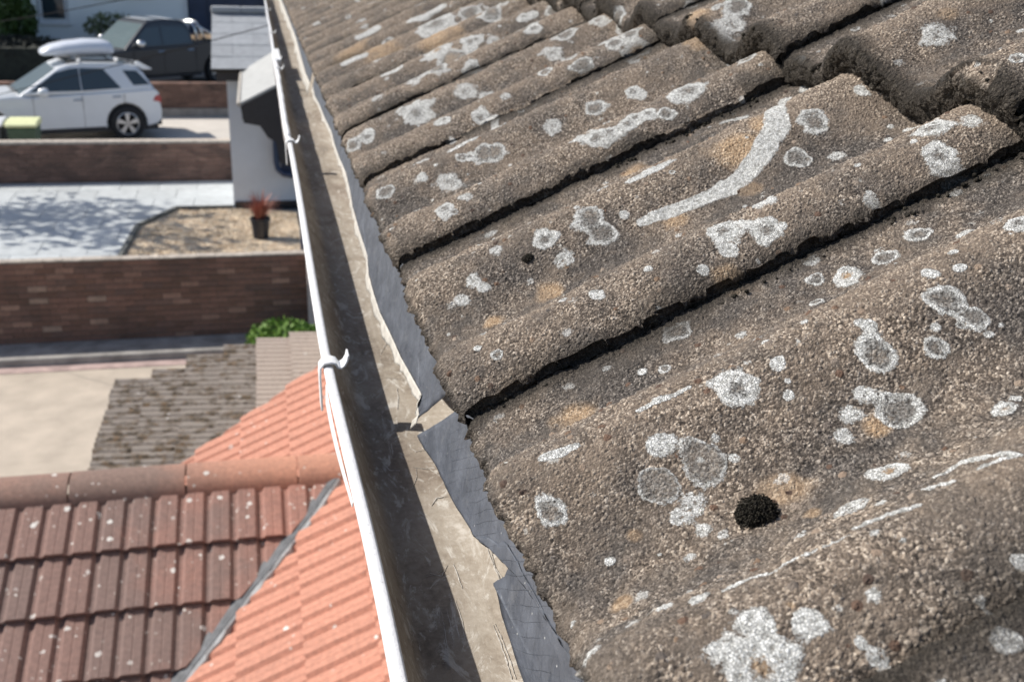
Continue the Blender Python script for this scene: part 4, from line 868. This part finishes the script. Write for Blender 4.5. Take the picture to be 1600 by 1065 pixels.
# canopy: pale slope facing left over a black gable
c0 = [(-.255, 16.05, -1.905), (-.295, 14.85, -2.19), (.42, 14.85, -1.83), (.25, 16.05, -1.60)]
m = MB(); m.add([(x, y, z+o) for o in (0, -.03) for (x, y, z) in c0], [(0, 1, 2, 3), (7, 6, 5, 4), (0, 4, 5, 1), (1, 5, 6, 2), (2, 6, 7, 3), (3, 7, 4, 0)]); cn = m.build('canopy_slope', M_PANEL, nb)
m = MB(); m.tube([(-.30, 14.82, -2.205), (-.26, 16.05, -1.925)], .03, 8); m.build('canopy_gutter', simple('tan_gutter', (.40, .37, .33), .6), nb)
m = MB(); m.prism([(-.285, -2.235), (.42, -1.875), (.42, -3.1), (.20, -3.0), (.16, -2.72), (.06, -2.66), (-.04, -2.50), (-.25, -2.46)], 14.88, 14.95); m.build('gable_board', M_BLACK, nb)
m = MB(); m.box(-.27, -.21, 14.95, 16.38, -2.42, -2.3); m.box(.02, .12, 14.95, 16.38, -2.60, -2.45); m.build('canopy_beam', M_BLACK, nb)
m = MB(); m.tube([(.17, 16.28, -2.5), (.17, 16.28, -3.28), (.19, 16.26, -3.38), (.27, 16.22, -3.45), (.46, 16.2, -3.48)], .045, 12); m.tube([(.30, 16.3, -2.5), (.30, 16.3, -3.3)], .05, 12); m.build('downpipe', M_NAVY, nb, smooth=True)
m = MB(); m.box(.24, .52, 16.33, 16.39, -3.5, -2.4); m.build('door_frame', M_NAVY, nb)

# ------------------------------------------------------------------ house across the road
fh = thing('white_house', (-6, 36, -3.9), 'white rendered house at the back with a dark window and navy garage door', 'house')
MB().box(-16, -6.18, 34, 42, -3.9, 2.2).build('wall', M_HOUSE, fh)
MB().box(-5.32, -2.05, 34, 42, -3.9, 2.2).build('wall', M_HOUSE, fh)
MB().box(-6.18, -5.32, 34, 42, -3.9, -2.72).build('wall', M_HOUSE, fh)
MB().box(-6.18, -5.32, 34.25, 42, -2.72, 2.2).build('wall', M_HOUSE, fh)
MB().box(-2.03, 3.5, 34.1, 42, -3.9, 2.2).build('wall', M_BLACK, fh)
win = MB().box(-6.15, -5.35, 34.12, 34.22, -2.70, 1.0).build('window', M_WHITE, fh)
MB().box(-6.03, -5.45, 34.08, 34.14, -2.60, .9).build('pane', M_GLASS, win)
MB().box(-6.22, -5.28, 33.92, 34.12, -2.78, -2.70).build('window_sill', M_WHITE, fh, bevel=.01)
m = MB(); m.lathe([(.38, 0), (.38, 5.5)], (-6.6, 33.85, -3.3), (0, 0, 1), 24); m.build('bay_column', M_HOUSE, fh, smooth=True)
MB().box(-4.6, -3.0, 33.96, 34, -2.02, -1.94).build('window_sill', M_WHITE, fh)
gd = MB().box(-2.0, 1.2, 34.0, 34.08, -3.9, -.8).build('garage_door', M_NAVY, fh)
for i in range(6): MB().box(-1.95+.52*i, -1.95+.52*i+.49, 33.97, 34.0, -3.5, -.85).build('door_panel', M_NAVY, gd, bevel=.008)
m = MB(); m.box(-2.12, -2.0, 33.95, 34.05, -3.9, -.6); m.build('door_frame', M_WHITE, fh)
MB().prism([(-16.5, 2.1), (3.8, 2.1), (1.5, 4.6), (-14, 4.6)], 33.6, 42).build('roof', M_SLATE, fh)
# hedge in front of the far house
h = thing('clipped_hedge', (-5.6, 31.6, -3.9), 'low dark hedge below the window of the white house', 'hedge')
m = MB(); m.box(-8.4, -4.95, 29.6, 31.9, -3.95, -3.0); leaf_bush(m, (-6.6, 30.7, -3.05), (1.8, 1.25, .25), 2600, .09, rng); m.build('foliage', M_HEDGE, h)
bush('pale_flower_bush', (-4.0, 33.3, -3.9), (-4.1, 33.3, -2.75), (.75, .3, .38), 700, .11, simple('dry_green_leaf', (.16, .19, .10), .6, .5, 9), 'sparse greenish bush against the white house above the pickup windscreen', 'bush')
# overhead cables
for (a, b, l) in (((-1.91*1.3, 8.72*1.3, -1.18*1.3), (.06, 8.97, -.71), 'lower thin black cable crossing above the silver car'), ((-1.85*1.3, 8.78*1.3, -.66*1.3), (-1.16, 8.91, -.53), 'upper thin black cable crossing the white house wall')):
    a = Vector(a); b = Vector(b); d = b-a; A0 = a-d*1.2; B0 = b+d*(.12 if l[0] == 'l' else .9); pts = [A0.lerp(B0, i/16)+Vector((0, 0, -.05*math.sin(math.pi*i/16))) for i in range(17)]
    tag(MB().tube(pts, .0042, 6).build('overhead_cable', M_CORD), l, 'cable', 'overhead cables')

# ------------------------------------------------------------------ vehicles
def arch(cx, cz, r, z0, n=10, rev=False):
    a0 = math.asin((z0-cz)/r); pts = [(cx+r*math.cos(a), cz+r*math.sin(a)) for a in [a0+(math.pi-2*a0)*i/n for i in range(n+1)]]
    return pts if not rev else pts[::-1]
def wheel(root, x, y, z, r, MX, spokes=5, wd=.24):
    sgn = -1 if y < 0 else 1; t = MB(MX); c = (x, y, z)
    t.lathe([(r*.66, -.0), (r*.7, -.01), (r*.93, -.005), (r, .03), (r, wd-.03), (r*.93, wd), (r*.6, wd)], (x, y, z), (0, -sgn, 0), 32); w_ = t.build('wheel', M_TYRE, root, smooth=True)
    m = MB(MX); m.lathe([(r*.67, -.006), (r*.63, .0), (r*.60, .05), (r*.58, .12), (.001, .12)], c, (0, -sgn, 0), 28)
    rim = m.build('rim', M_TRIM, w_, smooth=True)
    m = MB(MX); 
    for k in range(spokes*2):
        a = 2*math.pi*(k//2)/spokes + (.13 if k % 2 else -.13)+.3; ca, sa = math.cos(a), math.sin(a); wv = r*.055; yo = y+sgn*.002
        pts = [(r*.05, -wv*.8), (r*.64, -wv), (r*.64, wv), (r*.05, wv*.8)]
        vs = [(x+p[0]*ca-p[1]*sa, yo-sgn*d, z+p[0]*sa+p[1]*ca) for d in (0, .04) for p in pts]
        m.add(vs, [(0, 1, 2, 3), (7, 6, 5, 4), (0, 4, 5, 1), (1, 5, 6, 2), (2, 6, 7, 3), (3, 7, 4, 0)])
    m.lathe([(r*.14, 0), (r*.14, .05), (.001, .05)], (x, yo, z), (0, -sgn, 0), 16); m.lathe([(r*.69, .0), (r*.62, -.008), (r*.58, .02)], (x, yo, z), (0, -sgn, 0), 28)
    m.build('spokes', M_ALLOY, w_)
def slanted(poly, y_at, off, MX, name, mat, root, th=.012, side=-1):
    m = MB(MX); n = len(poly); vs = [(p[0], side*(y_at(p)+off), p[1]) for p in poly] + [(p[0], side*(y_at(p)+off-th), p[1]) for p in poly]
    m.add(vs, [tuple(range(n)), tuple(range(2*n-1, n-1, -1))]+[(i, i+n, (i+1) % n+n, (i+1) % n) for i in range(n)]); return m.build(name, mat, root)

MX = Matrix.Translation((-2.98, 24.1, -4.2)) @ Matrix.Rotation(math.radians(17), 4, 'Z') @ Matrix.Diagonal((.90, .93, .93, 1))
car = thing('parked_car', tuple(MX @ Vector((-1.4, 0, 0))), 'silver white estate car with a white roof box parked on the driveway', 'car')
hw = .93; zc = .38
low = [(.78, .42), (.80, .62), (.78, .80), (.76, 1.02), (.68, 1.12), (-.2, 1.09), (-1.9, 1.03), (-2.35, 1.06), (-3.2, .98), (-3.62, .84), (-3.78, .62), (-3.78, .35), (-3.5, .26)] + \
      [p for p in arch(-2.9, zc, .44, .27, rev=True)] + [(-2.2, .27), (-.7, .29)] + [p for p in arch(0, zc, .44, .29, rev=True)] + [(.66, .34)]
yb = lambda p: hw - .05*max(0, (p[1]-.75)) - (.08 if p[0] < -3.4 else 0) - (.06 if p[0] > .85 else 0)
m = MB(MX); m.prism(low, 0, 0, f0=lambda p: -yb(p), f1=lambda p: yb(p)); m.build('body', M_CARW, car, bevel=.05, seg=3)
m = MB(MX); m.box(-3.6, .8, -.80, .80, .30, .9); m.box(-3.3, .7, -.86, -.80, .22, .36); m.build('underbody', M_TRIM, car)
yg = lambda p: .90 - (p[1]-1.05)*.34
gh = [(.70, 1.08), (.48, 1.45), (.32, 1.60), (-.1, 1.68), (-.8, 1.70), (-1.15, 1.66), (-1.35, 1.60), (-2.25, 1.04)]
m = MB(MX); m.prism(gh, 0, 0, f0=lambda p: -yg(p), f1=lambda p: yg(p)); m.build('cabin', M_CARW, car, bevel=.06, seg=3)
for sd_ in (-1, 1):
    slanted([(-1.98, 1.13), (-1.42, 1.50), (-1.10, 1.575), (-.92, 1.585), (-.92, 1.12)], yg, .006, MX, 'side_window', M_GLASS, car, side=sd_)
    slanted([(-.90, 1.12), (-.90, 1.585), (-.40, 1.565), (-.06, 1.15)], yg, .006, MX, 'side_window', M_GLASS, car, side=sd_)
    slanted([(.06, 1.16), (-.26, 1.54), (.30, 1.50), (.66, 1.18)], yg, .004, MX, 'quarter_window', M_GLASS, car, side=sd_) if False else slanted([(.22, 1.20), (.02, 1.52), (.33, 1.50), (.58, 1.21)], yg, .006, MX, 'quarter_window', M_GLASS, car, side=sd_)
    m = MB(MX); m.tube([(.3, sd_*.68, 1.63), (.2, sd_*.67, 1.71), (-1.0, sd_*.67, 1.745), (-1.15, sd_*.68, 1.70)], .02, 8); m.build('roof_rail', M_TRIM, car, smooth=True)
    m = MB(MX); m.lathe([(.001, -.13), (.075, -.10), (.10, 0), (.09, .08), (.001, .11)], (-1.72, sd_*1.02, 1.13), (1, 0, 0), 14); m.box(-1.78, -1.68, sd_*.90-.04, sd_*.90+.04, 1.06, 1.12); m.build('wing_mirror', M_CARW, car, smooth=True)
    for hx, hz in ((-1.02, .93), (.12-.3, .97)):
        m = MB(MX); m.tube([(hx-.09, sd_*(yb((0, hz))+.006), hz), (hx, sd_*(yb((0, hz))+.03), hz+.005), (hx+.09, sd_*(yb((0, hz))+.006), hz+.005)], .016, 6); m.build('door_handle', M_CHROME, car)
    for sx in (-1.95, -.92, -.02):
        m = MB(MX); yy = sd_*(hw+.0015); m.box(sx-.004, sx+.004, min(yy, yy-sd_*.02), max(yy, yy-sd_*.02), .34, 1.03); m.build('door_seam', M_TRIM, car)
    m = MB(MX); m.box(-2.42, -.48, sd_*.945-.02, sd_*.945+.02, .25, .34); m.build('sill', M_TRIM, car, bevel=.01)
    m = MB(MX); m.prism([(.60, .86), (.80, .80), (.80, .90), (.775, .98), (.68, .98)], min(sd_*.84, sd_*.925), max(sd_*.84, sd_*.925)); m.build('tail_lamp', M_LAMP, car, bevel=.012)
    wheel(car, 0, sd_*.955, zc, .375, MX); wheel(car, -2.9, sd_*.955, zc, .375, MX)
def quad_panel(pts, MX, off, name, mat, root):
    P = [Vector(p) for p in pts]; nn = (P[1]-P[0]).cross(P[2]-P[0]).normalized(); 
    if nn.z < 0: nn = -nn
    m = MB(MX); m.add([tuple(p+nn*o) for o in (off, off-.01) for p in P], [(0, 1, 2, 3), (7, 6, 5, 4), (0, 4, 5, 1), (1, 5, 6, 2), (2, 6, 7, 3), (3, 7, 4, 0)]); return m.build(name, mat, root)
quad_panel([(-2.20, -.80, 1.07), (-2.20, .80, 1.07), (-1.40, .64, 1.575), (-1.40, -.64, 1.575)], MX, .006, 'windscreen', M_GLASSL, car)
quad_panel([(.69, -.75, 1.12), (.69, .75, 1.12), (.49, .66, 1.43), (.49, -.66, 1.43)], MX, .006, 'rear_window', M_GLASS, car)
m = MB(MX); m.prism([(.30, 1.61), (.66, 1.55), (.72, 1.50), (.5, 1.50)], -.64, .64); m.build('spoiler', M_CARW, car, bevel=.02)
quad_panel([(-1.15, -.5, 1.69), (-1.15, .5, 1.69), (.0, .5, 1.69), (.0, -.5, 1.69)], MX, .012, 'glass_roof', M_GLASS, car)
m = MB(MX)
for bx in (-.9, -.1):
    m.tube([(bx, -.70, 1.755), (bx, .70, 1.755)], .022, 8)
    m.box(bx-.04, bx+.04, -.73, -.64, 1.72, 1.79)
m.build('roof_bars', M_CHROME, car)
# roof box: lofted, low blunt nose at the front
m = MB(MX); vs = []; st = [(-1.78, .25, .08, .02), (-1.72, .33, .15, .0), (-1.5, .38, .23, 0), (-1.1, .40, .30, 0), (-.6, .41, .335, 0), (-.15, .41, .33, 0), (.05, .40, .29, 0), (.13, .37, .22, .02), (.16, .30, .10, .04)]; K = 14
for (x, wy, hz, z0) in st:
    x = -.81+(x+.81)*.8
    for k in range(K):
        a = 2*math.pi*k/K; cy = math.cos(a); cz = math.sin(a); cy = math.copysign(abs(cy)**.5, cy); cz = math.copysign(abs(cz)**.6, cz)
        vs.append((x, wy*cy*(1-.22*max(0, cz)), 1.80+z0+hz*.5+cz*hz*.5))
m.add(vs, [(i*K+k, i*K+(k+1) % K, (i+1)*K+(k+1) % K, (i+1)*K+k) for i in range(len(st)-1) for k in range(K)]+[tuple(range(K)), tuple(range((len(st)-1)*K, len(st)*K))]); m.build('roof_box', M_BOXW, car, smooth=True)
m = MB(MX); m.box(-3.35, -2.3, -.72, .72, 1.02, 1.065) if False else m.prism([(-2.3, 1.075), (-2.3, 1.06), (-3.3, .965), (-3.3, .985)], -.70, .70); m.build('bonnet', M_CARW, car, bevel=.004)
m = MB(MX); m.tube([(-2.2, -.5, 1.095), (-2.27, .3, 1.075)], .012, 6); m.tube([(-2.2, .2, 1.095), (-2.27, .75, 1.075)], .012, 6); m.build('wipers', M_TRIM, car)

MT = Matrix.Translation((-1.55, 30.4, -3.9)) @ Matrix.Rotation(math.radians(35), 4, 'Z') @ Matrix.Diagonal((.92, .92, .95, 1))
tr = thing('pickup_truck', tuple(MT @ Vector((-1.5, 0, 0))), 'charcoal double cab pickup with chrome roll bar parked behind the silver car', 'pickup')
low = [(1.15, .55), (1.15, 1.16), (-.62, 1.20), (-.64, 1.12), (-2.55, 1.08), (-3.2, 1.06), (-3.85, .92), (-4.0, .75), (-4.0, .45), (-3.7, .36)]+arch(-3.0, .40, .46, .37, rev=True)+[(-2.3, .37), (-.7, .37)]+arch(0, .40, .46, .37, rev=True)+[(.9, .45)]
m = MB(MT); m.prism(low, 0, 0, f0=lambda p: -.92+.04*max(0, p[1]-.7), f1=lambda p: .92-.04*max(0, p[1]-.7)); m.build('body', M_CARD, tr, bevel=.05, seg=3)
ygt = lambda p: .88-(p[1]-1.1)*.26
m = MB(MT); m.prism([(-.68, 1.08), (-.78, 1.62), (-.95, 1.74), (-1.5, 1.80), (-1.95, 1.76), (-2.1, 1.70), (-2.85, 1.06)], 0, 0, f0=lambda p: -ygt(p), f1=lambda p: ygt(p)); m.build('cab', M_CARD, tr, bevel=.06, seg=3)
for sd_ in (-1, 1):
    slanted([(-2.60, 1.16), (-2.12, 1.58), (-1.72, 1.63), (-1.72, 1.15)], ygt, .006, MT, 'side_window', M_GLASS, tr, side=sd_)
    slanted([(-1.66, 1.15), (-1.66, 1.63), (-1.05, 1.60), (-.86, 1.5), (-.82, 1.18)], ygt, .006, MT, 'side_window', M_GLASS, tr, side=sd_)
    m = MB(MT); m.lathe([(.001, -.13), (.09, -.09), (.12, 0), (.10, .08), (.001, .1)], (-2.42, sd_*1.04, 1.22), (0, 0, 1), 14); m.build('wing_mirror', M_CHROME, tr, smooth=True)
    for hx in (-1.78, -.86):
        m = MB(MT); m.tube([(hx-.09, sd_*.915, .99), (hx, sd_*.945, 1.0), (hx+.09, sd_*.915, 1.0)], .02, 6); m.build('door_handle', M_CHROME, tr)
    for sx in (-2.6, -1.69, -.70):
        m = MB(MT); yy = sd_*.9185; m.box(sx-.005, sx+.005, yy-.006, yy+.006, .42, 1.05); m.build('door_seam', M_TRIM, tr)
    m = MB(MT); m.box(-2.4, -.6, sd_*.95-.05, sd_*.95+.05, .33, .38); m.build('side_step', M_TRIM, tr)
    wheel(tr, 0, sd_*.95, .40, .385, MT, 6); wheel(tr, -3.0, sd_*.95, .40, .385, MT, 6)
quad_panel([(-2.80, -.78, 1.10), (-2.80, .78, 1.10), (-2.12, .66, 1.68), (-2.12, -.66, 1.68)], MT, .006, 'windscreen', M_GLASSL, tr)
quad_panel([(-1.95, -.55, 1.765), (-1.95, .55, 1.765), (-1.1, .55, 1.765), (-1.1, -.55, 1.765)], MT, .02, 'roof_panel', M_CARW, tr)
m = MB(MT)
for o in (0, .16): m.tube([(-.5+o*1.6, -.72, 1.15), (-.55+o, -.68, 1.55), (-.56+o, -.55, 1.68), (-.56+o, .55, 1.68), (-.55+o, .68, 1.55), (-.5+o*1.6, .72, 1.15)], .036, 10)
for s_ in (-1, 1): m.tube([(-.45, s_*.66, 1.60), (.3, s_*.74, 1.18)], .03, 10)
m.build('roll_bar', M_CHROME, tr, smooth=True)
m = MB(MT); m.box(-.58, 1.08, -.78, .78, 1.0, 1.215); m.build('load_bed', M_TRIM, tr)
PLK = ['plank nearest the camera in the bed of the pickup', 'second timber plank from the near side of the pickup bed', 'middle timber plank of the five in the pickup bed', 'fourth timber plank from the near side of the pickup bed', 'plank farthest from the camera in the bed of the pickup']
for i in range(5):
    tag(MB(MT).box(-.45, 1.0, -.70+i*.26, -.50+i*.26, 1.22, 1.26+.03*(i % 2)).build('timber_plank', M_WOOD, bevel=.004), PLK[i], 'plank', 'planks in the pickup bed')

# ------------------------------------------------------------------ wheelie bins behind the low wall
def bin_(x, y, body, lid, label):
    t = thing('wheelie_bin', (x, y, -4.2), label, 'bin', 'bins behind the low brick wall')
    m = MB(); z0 = -4.15; w0, w1 = .21, .255; d0, d1_ = .2, .26; z1 = z0+.62
    m.add([(x-w0, y-d0, z0), (x+w0, y-d0, z0), (x+w0, y+d0, z0), (x-w0, y+d0, z0), (x-w1, y-d1_, z1), (x+w1, y-d1_, z1), (x+w1, y+d1_, z1), (x-w1, y+d1_, z1)], [(0, 3, 2, 1), (4, 5, 6, 7), (0, 1, 5, 4), (1, 2, 6, 5), (2, 3, 7, 6), (3, 0, 4, 7)]); m.build('bin_body', body, t, bevel=.025)
    m = MB(); m.prism([(y-d1_-.02, z1+.004), (y-d1_-.02, z1+.05), (y-.1, z1+.10), (y+d1_+.01, z1+.12), (y+d1_+.03, z1+.004)], x-w1-.02, x+w1+.02, ax='x', f0=lambda p: x-w1-.02, f1=lambda p: x+w1+.02); m.build('lid', lid, t, bevel=.02)
    m = MB(); m.tube([(x-.2, y+d1_+.05, z1), (x+.2, y+d1_+.05, z1)], .015, 8); m.build('handle', body, t)
    for s in (-1, 1):
        m = MB(); m.lathe([(.001, -.02), (.08, -.02), (.08, .02), (.001, .02)], (x+s*.2, y+d0, -4.12), (1, 0, 0), 16); m.build('wheel', M_TYRE, t)
bin_(-4.32, 21.2, M_BING, M_BINL, 'green bin with pale yellow lid in front of the silver car')
bin_(-4.92, 21.25, M_BIND, M_BINW, 'dark grey bin with white lid at the left edge of the photo')
